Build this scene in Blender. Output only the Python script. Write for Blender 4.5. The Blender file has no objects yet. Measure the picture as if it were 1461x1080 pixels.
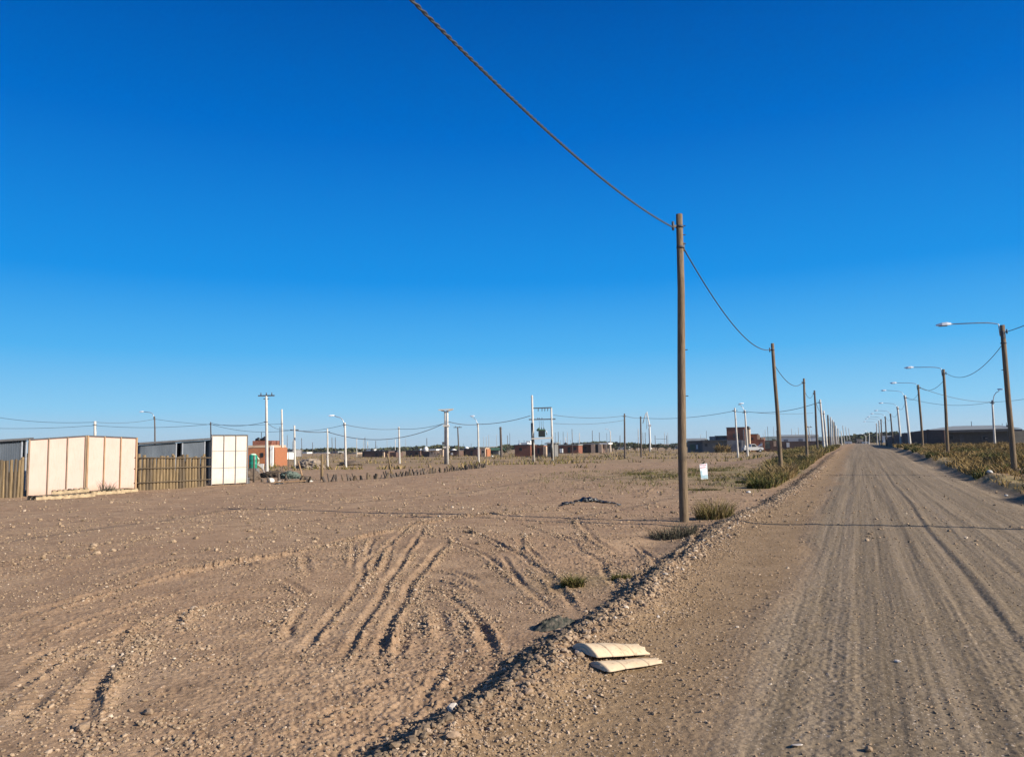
import bpy, math, random
import numpy as np
from mathutils import Vector, Matrix
random.seed(7); RNG = np.random.default_rng(11)
scene = bpy.context.scene
col = scene.collection
# ------------------------------------------------------------------ camera
PW, PH, FPX = 1461.0, 1080.0, 1092.0
CAM = np.array([0.0, 0.0, 1.6])
PITCH, ROLL = math.radians(4.99), 0.0155
cp, sp = math.cos(PITCH), math.sin(PITCH)
FWD = np.array([0, cp, sp]); R0 = np.array([1.0, 0, 0]); U0 = np.array([0, -sp, cp])
RGT = math.cos(ROLL) * R0 - math.sin(ROLL) * U0
UPV = math.sin(ROLL) * R0 + math.cos(ROLL) * U0
def pdir(px, py):
    return FWD + RGT * ((px - PW / 2) / FPX) - UPV * ((py - PH / 2) / FPX)
def at(px, py, D):
    """the point D metres ahead that photo pixel (px, py) looks at"""
    d = pdir(px, py); return CAM + d * (D / d[1])
cd = bpy.data.cameras.new('camera'); cam = bpy.data.objects.new('camera', cd); col.objects.link(cam)
M = Matrix(((RGT[0], UPV[0], -FWD[0], CAM[0]), (RGT[1], UPV[1], -FWD[1], CAM[1]), (RGT[2], UPV[2], -FWD[2], CAM[2]), (0, 0, 0, 1)))
cam.matrix_world = M
cd.sensor_width = 36; cd.sensor_fit = 'HORIZONTAL'; cd.lens = FPX / PW * 36
cd.clip_start = 0.05; cd.clip_end = 9000
scene.camera = cam
# ------------------------------------------------------------------ noise and terrain
def _h(ix, iy, seed):
    n = (ix.astype(np.int64) * 374761393 + iy.astype(np.int64) * 668265263 + seed * 974634777) & 0xffffffff
    n = ((n ^ (n >> 13)) * 1274126177) & 0xffffffff
    return (n ^ (n >> 16)) & 0xffff
def pn(x, y, seed=0):
    x = np.asarray(x, float); y = np.asarray(y, float)
    x0 = np.floor(x); y0 = np.floor(y); fx = x - x0; fy = y - y0
    ix = x0.astype(np.int64); iy = y0.astype(np.int64)
    def g(dx, dy):
        a = _h(ix + dx, iy + dy, seed) * (2 * np.pi / 65536)
        return np.cos(a) * (fx - dx) + np.sin(a) * (fy - dy)
    sx = fx * fx * fx * (fx * (fx * 6 - 15) + 10); sy = fy * fy * fy * (fy * (fy * 6 - 15) + 10)
    a = g(0, 0) * (1 - sx) + g(1, 0) * sx; b = g(0, 1) * (1 - sx) + g(1, 1) * sx
    return 1.5 * (a * (1 - sy) + b * sy)
def sm(a, b, x):
    t = np.clip((np.asarray(x, float) - a) / (b - a), 0, 1); return t * t * (3 - 2 * t)
SA, CA = math.sin(math.radians(24.2)), math.cos(math.radians(24.2))   # the road runs 24.2 degrees to the right
def uv(x, y): return SA * x + CA * y, CA * x - SA * y
def xy(u, v): return SA * u + CA * v, CA * u - SA * v
def vberm(u):
    return -2.12 - 0.20 * sm(7, 13, u) + 0.34 * sm(15, 25, u) + 0.10 * pn(u * 0.45, u * 0 + 3.3, 5) + 0.05 * pn(u * 1.7, u * 0, 6) + 0.035 * pn(u * 5.3, u * 0, 7)
def Hm(x, y):
    x = np.asarray(x, float); y = np.asarray(y, float)
    u, v = uv(x, y)
    zr = 0.45 * sm(28, 85, u)
    wl = sm(-4.5, -13, v)
    z = zr * (1 - wl) + wl * (-0.38 * sm(30, 95, y) - 0.1 * sm(14, 30, y))
    vb = vberm(u); d = v - vb
    A = 0.072 - 0.03 * sm(6, 15, u)
    near = 1 - sm(95, 130, u)
    z = z + near * A * np.where(d > 0, np.exp(-(d / 0.42) ** 2), np.exp(-(d / 0.27) ** 2)) * (1 + 0.22 * pn(u * 1.1, v * 1.1, 8) + 0.26 * pn(u * 3.4, v * 3.4, 9) + .22 * pn(u * 9, v * 9, 10) + .14 * pn(u * 21, v * 21, 11))
    z = z - near * (0.105 - .04 * sm(8, 16, u)) * sm(0.05, -0.5, d) * (1 - 0.6 * sm(-2, -6, d))
    # hollow between the berm and the first pole
    z = z - 0.07 * np.exp(-(((u - 13.5) / 3.0) ** 2 + ((v + 3.35) / 0.45) ** 2))
    # road crown and right verge bank
    z = z + 0.035 * (1 - np.clip((v - 1.2) / 2.6, -1, 1) ** 2) * near
    rb = 4.0 + 0.35 * pn(u * 0.16, u * 0, 12) - 0.3 * sm(30, 70, u)
    z = z + near * (0.20 * sm(rb - 0.25, rb + 0.5, v) - 0.05 * np.exp(-((v - rb + 0.45) / 0.3) ** 2))
    z = z + near * sm(rb, rb + 1, v) * 0.16 * pn(u * 0.3, v * 0.5, 13)
    return z
def g(px, py):
    """where photo pixel (px, py) meets the ground"""
    d = pdir(px, py); t = np.geomspace(1.5, 900, 6000)
    P = CAM[None] + d[None] * t[:, None]
    k = int(np.argmax(P[:, 2] < Hm(P[:, 0], P[:, 1])))
    if k == 0: k = len(t) - 1
    return np.array([P[k, 0], P[k, 1]])
# wheel ruts and clod rows: photo pixels of their course, half width, depth, ridge height, clods per metre
RUTS = [
 ([(-60, 905), (60, 868), (150, 845), (260, 818), (360, 800), (430, 785), (500, 768), (560, 755), (640, 739), (720, 732), (860, 722)], .12, .03, .10, 110),
 ([(470, 965), (483, 946), (523, 881), (555, 827), (588, 780), (606, 750)], .07, .045, .05, 60),
 ([(525, 965), (537, 943), (562, 874), (580, 842), (598, 816), (640, 772)], .08, .055, .06, 80),
 ([(598, 816), (631, 809), (674, 823), (705, 838)], .09, .05, .06, 70),
 ([(602, 818), (645, 827), (680, 842), (698, 854)], .09, .05, .06, 70),
 ([(600, 834), (631, 842), (662, 858)], .09, .045, .05, 60),
 ([(617, 852), (631, 892), (638, 940)], .10, .04, .075, 130),
 ([(667, 868), (692, 907), (705, 960)], .09, .035, .05, 90),
 ([(692, 795), (725, 813), (765, 852), (800, 880)], .08, .045, .05, 50),
 ([(397, 827), (425, 840), (453, 858)], .08, .045, .055, 80),
 ([(430, 787), (437, 808), (446, 829)], .09, .045, .055, 80),
 ([(245, 903), (249, 874), (282, 867), (352, 858)], .08, .03, .055, 110),
 ([(60, 1110), (90, 1073), (119, 1015), (144, 975), (176, 922), (190, 900)], .10, .05, .075, 170),
 ([(180, 1030), (217, 1018), (289, 1029)], .07, .03, .05, 150),
 ([(202, 986), (235, 988), (270, 994)], .07, .03, .05, 150),
 ([(231, 917), (270, 919), (312, 922)], .07, .03, .05, 120),
 ([(8, 1050), (60, 990), (85, 965)], .09, .035, .04, 70),
 ([(230, 1050), (290, 1056), (330, 1060)], .07, .03, .05, 120),
 ([(515, 835), (517, 805), (545, 785)], .07, .04, .04, 40),
 ([(735, 795), (745, 775), (738, 760)], .08, .03, .04, 50),
 ([(820, 738), (850, 770), (885, 790), (900, 796)], .09, .04, .05, 70),
 ([(640, 735), (700, 739), (780, 744), (880, 749), (960, 760)], .07, .02, .03, 25),
 ([(200, 752), (330, 735), (420, 731), (640, 739)], .08, .015, .03, 14),
 ([(620, 756), (700, 762), (760, 770)], .09, .03, .04, 30),
 ([(470, 1000), (560, 965), (640, 958)], .09, .02, .03, 50),
 ([(120, 842), (240, 800), (330, 787)], .10, .02, .035, 40),
 ([(905, 710), (930, 695), (965, 686)], .12, .02, .04, 12),
 ([(700, 700), (800, 690), (900, 678)], .15, .02, .05, 10),
 ([(560, 700), (640, 696), (690, 700)], .15, .02, .06, 14),
 ([(380, 720), (500, 714), (640, 712)], .15, .02, .04, 8),
 ([(745, 668), (830, 666), (960, 664)], .3, .02, .10, 8),
 ([(600, 672), (700, 670), (800, 668)], .25, .02, .07, 8),
 ([(820, 682), (900, 676), (960, 672)], .22, .02, .08, 8),
 ([(660, 690), (760, 686), (860, 700)], .16, .02, .05, 8),
 ([(500, 770), (506, 790), (498, 814)], .06, .04, .045, 40), ([(532, 765), (526, 785), (519, 800)], .06, .04, .045, 40), ([(562, 770), (553, 800), (538, 824)], .06, .04, .045, 40),
 ([(640, 762), (652, 776), (690, 790), (722, 813)], .07, .045, .05, 40), ([(660, 752), (700, 770), (737, 791)], .07, .04, .045, 40), ([(710, 788), (728, 808), (750, 838)], .06, .045, .05, 40),
 ([(742, 772), (768, 793), (777, 807)], .07, .04, .05, 40), ([(788, 760), (830, 774), (872, 778)], .08, .04, .05, 40), ([(1002, 752), (992, 772), (962, 800), (925, 822), (905, 850)], .10, .05, .06, 120), ([(577, 890), (570, 930), (543, 962)], .07, .05, .055, 60), ([(338, 800), (380, 815), (422, 812)], .08, .035, .045, 40),
 ([(298, 850), (360, 838), (422, 852)], .07, .035, .045, 50), ([(253, 945), (300, 939), (362, 946)], .06, .035, .045, 70), ([(380, 880), (410, 890), (421, 917)], .06, .035, .045, 50),
 ([(442, 850), (420, 880), (398, 932)], .06, .04, .05, 60), ([(318, 985), (360, 974), (402, 982)], .06, .03, .04, 80), ([(148, 937), (165, 905), (202, 878)], .07, .035, .045, 60),
 ([(18, 962), (55, 930), (102, 913)], .07, .035, .045, 50), ([(760, 812), (790, 836), (800, 862)], .06, .04, .045, 40), ([(900, 770), (930, 790), (935, 812)], .07, .04, .05, 40),
 ([(845, 800), (880, 812), (905, 815)], .06, .035, .045, 40), ([(560, 985), (620, 975), (680, 982)], .06, .03, .04, 60), ([(430, 1040), (470, 1010), (520, 1000)], .06, .03, .04, 60),
]
RUTS += [([(405, 955), (440, 915), (475, 876), (520, 820), (565, 765), (600, 740)], .07, .035, .04, 45), ([(705, 965), (695, 905), (660, 862), (610, 836), (560, 828)], .07, .035, .04, 50),
 ([(825, 885), (795, 832), (745, 792), (690, 766), (630, 755)], .07, .035, .04, 40), ([(885, 852), (855, 800), (805, 766), (735, 748)], .08, .035, .04, 40), ([(-40, 1020), (120, 920), (250, 872), (360, 852), (445, 862)], .07, .03, .04, 60),
 ([(-40, 808), (150, 776), (300, 760), (430, 751)], .09, .03, .05, 30), ([(40, 762), (250, 738), (420, 722), (600, 709)], .10, .03, .05, 22), ([(540, 1060), (600, 1000), (640, 950), (650, 900)], .06, .025, .035, 60), ([(0, 930), (110, 885), (230, 850), (330, 832)], .08, .03, .045, 45)]
RUTW = [(np.array([g(*p) for p in pts]), w, dep, rid, n) for pts, w, dep, rid, n in RUTS]
def densify(P, step):
    out = []
    for a, b in zip(P[:-1], P[1:]):
        n = max(1, int(np.hypot(*(b - a)) / step)); out += [a + (b - a) * i / n for i in range(n)]
    out.append(P[-1]); return np.array(out)
def smooth_line(P):
    P = densify(P, 0.12)
    for _ in range(6):
        Q = P.copy(); Q[1:-1] = (P[:-2] + 2 * P[1:-1] + P[2:]) / 4; P = Q
    k = np.arange(len(P)) * 0.12
    P = P + np.stack([pn(k * 0.9, k * 0, 41), pn(k * 0.9, k * 0 + 7, 42)], 1) * 0.05
    return P[:: 2] if len(P) > 8 else P
RUTW = [(smooth_line(P), w, dep, rid, n) for P, w, dep, rid, n in RUTW]
def add_ruts(x, y, z):
    for P, w, dep, rid, _n in RUTW:
        lo = P.min(0) - 5 * w; hi = P.max(0) + 5 * w
        idx = np.nonzero((x > lo[0]) & (x < hi[0]) & (y > lo[1]) & (y < hi[1]))[0]
        if len(idx) == 0: continue
        X = x[idx]; Y = y[idx]; best = np.full(len(idx), 1e9); sg = np.zeros(len(idx)); al = np.zeros(len(idx)); acc = 0
        for a, b in zip(P[:-1], P[1:]):
            d = b - a; L = np.hypot(*d) + 1e-9
            t = ((X - a[0]) * d[0] + (Y - a[1]) * d[1]) / L
            tc = np.clip(t, 0, L)
            dx = X - a[0] - d[0] / L * tc; dy = Y - a[1] - d[1] / L * tc
            q = dx * dx + dy * dy; m = q < best
            best[m] = q[m]; sg[m] = (d[0] * dy - d[1] * dx)[m]; al[m] = (acc + tc)[m]; acc += L
        dist = np.sqrt(best) * np.sign(sg)
        tp = min(14 * w, .45 * acc); ends = sm(0, tp, al) * sm(acc, acc - tp, al)
        mod = 0.85 + 0.35 * pn(al * 1.3, al * 0 + w * 50, 31)
        w0 = w * .72; zz = -.46 * dep * np.exp(-(dist / w0) ** 2) * mod + .007 * np.exp(-(dist / (w0 * 1.1)) ** 2) * np.sin((al + np.abs(dist) * .6) * 57)
        lump = np.clip(0.85 + .6 * pn(X * 15, Y * 15, 33) + .8 * pn(X * 36, Y * 36, 34), 0, 2.2) * np.clip(.95 + .9 * pn(al * .8, al * 0 + w * 70, 35), .2, 1.5)
        zz = zz + 0.5 * rid * mod * lump * np.exp(-((np.abs(dist) - 1.55 * w0) / (0.7 * w0)) ** 2) * np.where(dist < 0, 1, 0.45)
        z[idx] += zz * ends
    return z
ROADRUT = [(-0.35, .10, .02), (0.55, .09, .018), (1.02, .05, .028), (1.62, .05, .013), (1.95, .06, .008), (2.6, .10, .010), (3.2, .12, .015)]
def masks(x, y):
    u, v = uv(x, y); vb = vberm(u)
    road = sm(-1.15, -0.55, v + 0.25 * pn(u * 0.35, v * 0.5, 20)) * sm(4.15, 3.7, v + 0.3 * pn(u * 0.4, v * 0.8, 21))
    shoulder = sm(vb - 0.15, vb + 0.45, v) * (1 - road) * (v < 2)
    verge = sm(3.7, 4.3, v)
    return u, v, road, shoulder, verge
def H(x, y):
    shp = np.shape(x); x = np.atleast_1d(np.asarray(x, float)).ravel(); y = np.atleast_1d(np.asarray(y, float)).ravel()
    z = Hm(x, y); z = add_ruts(x, y, z)
    u, v, road, sho, verge = masks(x, y); r = np.hypot(x, y)
    soft = 1 - 0.75 * np.maximum(road, sho)
    rough = np.clip(0.55 + 0.9 * pn(x * 0.3, y * 0.3, 50), 0.15, 1.4)
    far = 1 - sm(140, 320, r)
    z = z + far * soft * (0.05 * pn(x * 0.22, y * 0.22, 51) + 0.022 * rough * pn(x * 0.9, y * 0.9, 52)
             + 0.012 * rough * pn(x * 2.6, y * 2.6, 53) + 0.010 * rough * np.maximum(pn(x * 6.5, y * 6.5, 54), -0.1)
             + 0.013 * rough * np.maximum(pn(x * 14, y * 14, 55), -0.12) + 0.0085 * rough * pn(x * 31, y * 31, 56))
    z = z + far * soft * sm(14, 40, r) * (0.05 * np.maximum(pn(x * .45, y * 1.1, 57), -.1) + 0.035 * np.maximum(pn(x * 1.3, y * 1.6, 58), 0))
    # tyre-worn lines along the road
    wob = v + 0.03 * pn(u * 0.22, v * 0.4, 60)
    pk = .35 + .65 * sm(-.15, .35, pn(v * 1.3 + .4, u * .05, 70) + .3 * pn(x * .6, y * .6, 71))
    st = 0.0055 * pn(wob * 4.2, u * 0.07, 61) + 0.0035 * pn(wob * 11, u * 0.16, 62) + 0.0022 * pn(wob * 26, u * 0.5, 69) + pk * (0.006 * np.maximum(pn(x * 11, y * 11, 63), -.1) + 0.0045 * pn(x * 27, y * 27, 64))
    for v0, w, dep in ROADRUT:
        vv = v + 0.07 * pn(u * 0.16, u * 0 + v0 * 9, 65)
        st = st - dep * 0.45 * np.exp(-((vv - v0) / w) ** 2) * (0.7 + 0.6 * pn(u * 0.5, u * 0 + v0, 66)) + dep * 0.3 * np.exp(-((vv - v0 - 1.8 * w) / w) ** 2)
    z = z + st * road
    z = z + far * verge * 0.03 * pn(x * 3, y * 3, 67)
    return z.reshape(shp) if shp else float(z[0])
# ------------------------------------------------------------------ helpers
def tag(o, label=None, cat=None, group=None, kind=None):
    if label: o['label'] = label
    if cat: o['category'] = cat
    if group: o['group'] = group
    if kind: o['kind'] = kind
    return o
def empty(name, loc, rz=0):
    o = bpy.data.objects.new(name, None); col.objects.link(o); o.location = loc; o.rotation_euler = (0, 0, rz); o.empty_display_size = 0.2
    return o
class MB:
    """collects boxes, bars and tubes; build() links them as ONE mesh object"""
    def __init__(s): s.v = []; s.f = []; s.sm = []
    def add(s, vs, fs, smooth=False):
        n = len(s.v); s.v += [tuple(map(float, p)) for p in vs]; s.f += [tuple(n + i for i in f) for f in fs]; s.sm += [smooth] * len(fs); return s
    def box(s, c, size, rz=0.0, axes=None, taper=1.0):
        c = np.array(c, float)
        if axes is None: ax = [np.array([math.cos(rz), math.sin(rz), 0]), np.array([-math.sin(rz), math.cos(rz), 0]), np.array([0, 0, 1.0])]
        else: ax = [np.array(a, float) for a in axes]
        vs = []
        for k in (-1, 1):
            t = taper if k > 0 else 1
            for (i, j) in ((-1, -1), (1, -1), (1, 1), (-1, 1)):
                vs.append(c + ax[0] * (i * t * size[0] / 2) + ax[1] * (j * t * size[1] / 2) + ax[2] * (k * size[2] / 2))
        return s.add(vs, [(3, 2, 1, 0), (4, 5, 6, 7), (0, 1, 5, 4), (1, 2, 6, 5), (2, 3, 7, 6), (3, 0, 4, 7)])
    def bar(s, a, b, w, h=None, up=(0, 0, 1)):
        a = np.array(a, float); b = np.array(b, float); d = b - a; L = np.linalg.norm(d); d = d / L
        up = np.array(up, float)
        if abs(d @ up) > 0.95: up = np.array([0.3, 1.0, 0])
        sx = np.cross(d, up); sx /= np.linalg.norm(sx); uu = np.cross(sx, d)
        return s.box((a + b) / 2, (L, w, h or w), axes=(d, sx, uu))
    def tube(s, pts, r, n=8, cap=True, smooth=True):
        P = [np.array(p, float) for p in pts]; R = r if hasattr(r, '__len__') else [r] * len(P)
        vs = []; fs = []; ref = None
        for i, p in enumerate(P):
            d = P[min(i + 1, len(P) - 1)] - P[max(i - 1, 0)]; d = d / (np.linalg.norm(d) + 1e-12)
            if ref is None:
                ref = np.array([0, 0, 1.0]) if abs(d[2]) < 0.9 else np.array([1.0, 0, 0])
            a = np.cross(d, ref); a /= np.linalg.norm(a); b = np.cross(d, a); ref = -b if False else ref
            for k in range(n):
                t = 2 * math.pi * k / n; vs.append(p + R[i] * (math.cos(t) * a + math.sin(t) * b))
        for i in range(len(P) - 1):
            for k in range(n):
                fs.append((i * n + k, i * n + (k + 1) % n, (i + 1) * n + (k + 1) % n, (i + 1) * n + k))
        s.add(vs, fs, smooth)
        if cap:
            m = len(s.v) - len(vs)
            s.f += [tuple(m + k for k in range(n))[::-1], tuple(m + (len(P) - 1) * n + k for k in range(n))]; s.sm += [False, False]
        return s
    def lathe(s, c, prof, n=14):
        """prof: (radius, z) pairs from bottom to top about the vertical through c"""
        vs = []; fs = []
        for r, z in prof:
            for k in range(n):
                t = 2 * math.pi * k / n; vs.append((c[0] + r * math.cos(t), c[1] + r * math.sin(t), c[2] + z))
        for i in range(len(prof) - 1):
            for k in range(n): fs.append((i * n + k, i * n + (k + 1) % n, (i + 1) * n + (k + 1) % n, (i + 1) * n + k))
        fs.append(tuple(range(n))[::-1]); fs.append(tuple((len(prof) - 1) * n + k for k in range(n)))
        return s.add(vs, fs, True)
    def prism(s, base, top):
        n = len(base)
        return s.add(list(base) + list(top), [tuple(range(n))[::-1], tuple(n + i for i in range(n))] + [(i, (i + 1) % n, n + (i + 1) % n, n + i) for i in range(n)])
    def build(s, name, m, parent=None, origin=None):
        me = bpy.data.meshes.new(name)
        o0 = np.array(origin if origin is not None else (0, 0, 0), float)
        me.from_pydata([tuple(np.array(p) - o0) for p in s.v], [], s.f); me.polygons.foreach_set('use_smooth', s.sm); me.update()
        return link(name, me, m, parent, o0 if origin is not None else None)
def link(name, me, m, parent=None, loc=None):
    o = bpy.data.objects.new(name, me); col.objects.link(o)
    if m: me.materials.append(m)
    if loc is not None: o.location = loc
    if parent is not None:
        o.parent = parent; KIDS.setdefault(parent.name, []).append(o)
        if parent.type == 'EMPTY':   # the mesh is given in world coordinates
            o.matrix_parent_inverse = (Matrix.Translation(parent.location) @ Matrix.Rotation(parent.rotation_euler[2], 4, 'Z')).inverted()
    return o
def numesh(name, V, F, m, attr=None, smooth=False, extra=None):
    """mesh from numpy arrays: V (n,3), F (m,k); attr: per-vertex float called 'tint'"""
    me = bpy.data.meshes.new(name); k = F.shape[1]
    me.vertices.add(len(V)); me.vertices.foreach_set('co', V.astype(np.float32).ravel())
    me.loops.add(F.size); me.loops.foreach_set('vertex_index', F.astype(np.int32).ravel())
    me.polygons.add(len(F)); me.polygons.foreach_set('loop_start', np.arange(0, F.size, k, dtype=np.int32))
    me.polygons.foreach_set('use_smooth', np.full(len(F), smooth))
    if attr is not None:
        a = me.attributes.new('tint', 'FLOAT', 'POINT'); a.data.foreach_set('value', attr.astype(np.float32))
    for nm, arr in (extra or {}).items():
        a = me.attributes.new(nm, 'FLOAT_COLOR', 'POINT'); a.data.foreach_set('color', arr.astype(np.float32).ravel())
    me.update(calc_edges=True); me.validate()
    me.materials.append(m)
    return me
def copy_tree(o, parent=None):
    c = o.copy(); col.objects.link(c); c.parent = parent
    for ch in [k for k in KIDS.get(o.name, [])]: copy_tree(ch, c)
    return c
KIDS = {}
# ------------------------------------------------------------------ materials
def lin(r, gg, b):
    f = lambda c: (c / 255 / 12.92) if c <= 10 else ((c / 255 + 0.055) / 1.055) ** 2.4
    return (f(r), f(gg), f(b), 1)
class NT:
    def __init__(s, name, rough=0.9, spec=0.25):
        s.m = bpy.data.materials.new(name); s.m.use_nodes = True; s.t = s.m.node_tree; s.n = s.t.nodes
        s.b = s.n['Principled BSDF']; s.b.inputs['Roughness'].default_value = rough
        s.b.inputs['Specular IOR Level'].default_value = spec
    def node(s, ty, **kw):
        nd = s.n.new(ty)
        for k, v in kw.items(): setattr(nd, k, v)
        return nd
    def l(s, a, b): s.t.links.new(a, b)
    def obj(s):
        if not hasattr(s, '_tc'): s._tc = s.node('ShaderNodeTexCoord')
        return s._tc.outputs['Object']
    def noise(s, scale, detail=4, rough=0.6, vec=None, out='Fac', stretch=None):
        nd = s.node('ShaderNodeTexNoise'); nd.inputs['Scale'].default_value = scale; nd.inputs['Detail'].default_value = detail; nd.inputs['Roughness'].default_value = rough
        v = vec or s.obj()
        if stretch:
            mp = s.node('ShaderNodeMapping'); mp.inputs['Scale'].default_value = stretch; s.l(v, mp.inputs['Vector']); v = mp.outputs['Vector']
        s.l(v, nd.inputs['Vector']); return nd.outputs[out]
    def ramp(s, fac, stops, interp='LINEAR'):
        nd = s.node('ShaderNodeValToRGB'); nd.color_ramp.interpolation = interp; e = nd.color_ramp.elements
        while len(e) < len(stops): e.new(0.5)
        for el, (p, c) in zip(e, stops): el.position = p; el.color = c if len(c) == 4 else (*c, 1)
        s.l(fac, nd.inputs['Fac']); return nd.outputs['Color']
    def mix(s, fac, a, b, blend='MIX'):
        nd = s.node('ShaderNodeMix', data_type='RGBA', blend_type=blend)
        for v, k in ((fac, 0), (a, 6), (b, 7)):
            if hasattr(v, 'links'): s.l(v, nd.inputs[k])
            else: nd.inputs[k].default_value = v if k == 0 else (v if len(v) == 4 else (*v, 1))
        return nd.outputs[2]
    def math(s, op, a, b=0.0):
        nd = s.node('ShaderNodeMath', operation=op)
        for v, k in ((a, 0), (b, 1)):
            if hasattr(v, 'links'): s.l(v, nd.inputs[k])
            else: nd.inputs[k].default_value = v
        return nd.outputs[0]
    def bump(s, h, strength=0.3, dist=0.02):
        nd = s.node('ShaderNodeBump'); nd.inputs['Strength'].default_value = strength; nd.inputs['Distance'].default_value = dist
        s.l(h, nd.inputs['Height']); s.l(nd.outputs[0], s.b.inputs['Normal'])
    def color(s, c):
        if hasattr(c, 'links'): s.l(c, s.b.inputs['Base Color'])
        else: s.b.inputs['Base Color'].default_value = c if len(c) == 4 else (*c, 1)
        return s
def simple(name, c, rough=0.85, var=0.35, scale=6, spec=0.25, metal=0.0, stretch=None, bump=0.0, scale2=None):
    """a base colour mottled by two noises"""
    t = NT(name, rough, spec); t.b.inputs['Metallic'].default_value = metal
    lo = tuple(x * (1 - var) for x in c[:3]); hi = tuple(min(1, x * (1 + var)) for x in c[:3])
    n1 = t.noise(scale, 5, 0.65, stretch=stretch)
    t.color(t.ramp(n1, [(0.3, lo), (0.7, hi)]))
    if bump: t.bump(t.noise(scale2 or scale * 4, 4, 0.6, stretch=stretch), bump, 0.02)
    return t.m
MAT = {}
MAT['old_wood'] = simple('weathered_pole_wood', (.16, .115, .073), .9, .5, 5, stretch=(6, 6, .5), bump=.5, scale2=9)
def pole_wood(name, c):
    t = NT(name, .9, .15); n1 = t.noise(5, 5, .65, stretch=(6, 6, .5)); n2 = t.noise(16, 3, .6, stretch=(7, 7, .22)); n3 = t.noise(1.1, 4, .6)
    k = t.ramp(n1, [(.28, tuple(x * .5 for x in c)), (.72, tuple(x * 1.5 for x in c))])
    k = t.mix(t.ramp(n2, [(.60, (0, 0, 0)), (.66, (.85, .85, .85))]), k, tuple(x * .22 for x in c)); k = t.mix(t.ramp(n3, [(.45, (0, 0, 0)), (.7, (.6, .6, .6))]), k, (c[0] * .85, c[1] * .95, c[2] * 1.1))
    t.color(k); t.bump(n2, .5, .02); return t.m
MAT['old_wood'] = pole_wood('weathered_pole_wood', (.165, .118, .075))
MAT['dark_wood'] = simple('dark_pole_wood', (.095, .075, .06), .9, .4, 5, stretch=(6, 6, .5))
MAT['concrete'] = simple('pale_concrete', (.46, .43, .385), .9, .15, 2.5, bump=.2)
MAT['concrete_old'] = simple('stained_concrete', (.33, .31, .285), .9, .3, 2.0)
MAT['iron'] = simple('dark_ironwork', (.07, .07, .075), .6, .3, 8)
MAT['galv'] = simple('galvanised_steel', (.45, .46, .48), .45, .15, 5, metal=.6)
MAT['lamp_white'] = simple('white_lamp_housing', (.75, .77, .8), .4, .08, 5)
MAT['lens'] = simple('grey_lamp_glass', (.25, .28, .32), .2, .1, 5)
MAT['cable'] = simple('black_cable_sheath', (.05, .05, .053), .55, .3, 20)
MAT['cable_far'] = simple('grey_cable_sheath', (.07, .075, .085), .7, .2, 20)
MAT['ply'] = None
MAT['white_board'] = None
def board_mat(name, c, dirt):
    """pale sheet with rain streaks, scuffs and a splash line of soil at its foot"""
    t = NT(name, .75, .2); n1 = t.noise(1.6, 5, .6); n2 = t.noise(7, 5, .7, stretch=(3, 3, .35)); n3 = t.noise(26, 3, .6)
    k = t.ramp(n1, [(.3, tuple(x * .90 for x in c)), (.7, c)])
    k = t.mix(t.ramp(n2, [(.50, (0, 0, 0)), (.78, (.55, .55, .55))]), k, dirt)
    k = t.mix(t.ramp(n3, [(.66, (0, 0, 0)), (.74, (.5, .5, .5))]), k, tuple(x * .6 for x in dirt))
    sp_ = t.node('ShaderNodeSeparateXYZ'); t.l(t.obj(), sp_.inputs[0])
    h_ = t.math('ADD', t.math('MULTIPLY', sp_.outputs[2], -2.2), t.math('MULTIPLY', n1, 1.3))
    k = t.mix(t.ramp(h_, [(.25, (0, 0, 0)), (1.0, (.75, .75, .75))]), k, dirt); t.color(k); t.bump(n1, .12, .02); return t.m
MAT['ply'] = board_mat('raw_white_board', (.53, .372, .315), (.38, .26, .18)); MAT['white_board'] = board_mat('cream_white_board', (.585, .52, .435), (.40, .31, .23))
MAT['batten'] = simple('orange_brown_batten', (.30, .19, .105), .8, .3, 4, stretch=(5, 5, .6))
MAT['batten_grey'] = simple('grey_brown_batten', (.20, .145, .10), .85, .3, 4, stretch=(5, 5, .6))
MAT['picket'] = simple('rough_slab_wood', (.180, .128, .070), .9, .5, 3, stretch=(9, 9, .6), bump=.4)
MAT['picket_grey'] = simple('grey_slab_wood', (.105, .078, .05), .9, .45, 3, stretch=(9, 9, .6), bump=.4)
MAT['pallet'] = simple('pallet_wood', (.36, .27, .165), .9, .35, 4, stretch=(2, 2, 1))
MAT['zinc'] = None
t = NT('corrugated_zinc', .5, .4); t.b.inputs['Metallic'].default_value = .35
t.color(t.ramp(t.noise(1.2, 5, .6, stretch=(1, 1, .4)), [(.3, (.075, .09, .11)), (.7, (.15, .17, .195))])); MAT['zinc'] = t.m
MAT['roof_dark'] = simple('dark_roof_sheet', (.07, .07, .075), .7, .3, 3)
MAT['interior'] = simple('dark_timber_interior', (.02, .018, .016), .95, .3, 3)
MAT['black_plastic'] = simple('black_plastic', (.012, .012, .013), .4, .4, 12, spec=.5)
MAT['green_tank'] = simple('green_tank_plastic', (.012, .19, .12), .35, .12, 3, spec=.5)
MAT['tank_lid'] = simple('pale_tank_lid', (.45, .62, .42), .5, .15, 3)
MAT['tarp'] = simple('grey_green_tarpaulin', (.09, .115, .095), .7, .5, 3, bump=.5)
MAT['cloth'] = None
t = NT('dusty_green_cloth', .85); n = t.noise(9, 5, .6); n2 = t.noise(22, 3, .5)
t.color(t.mix(t.ramp(n2, [(.42, (0, 0, 0)), (.62, (1, 1, 1))]), t.ramp(n, [(.35, (.018, .026, .021)), (.6, (.065, .064, .050)), (.75, (.018, .075, .058))]), (.13, .11, .082))); t.bump(n2, .5, .01); MAT['cloth'] = t.m
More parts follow.
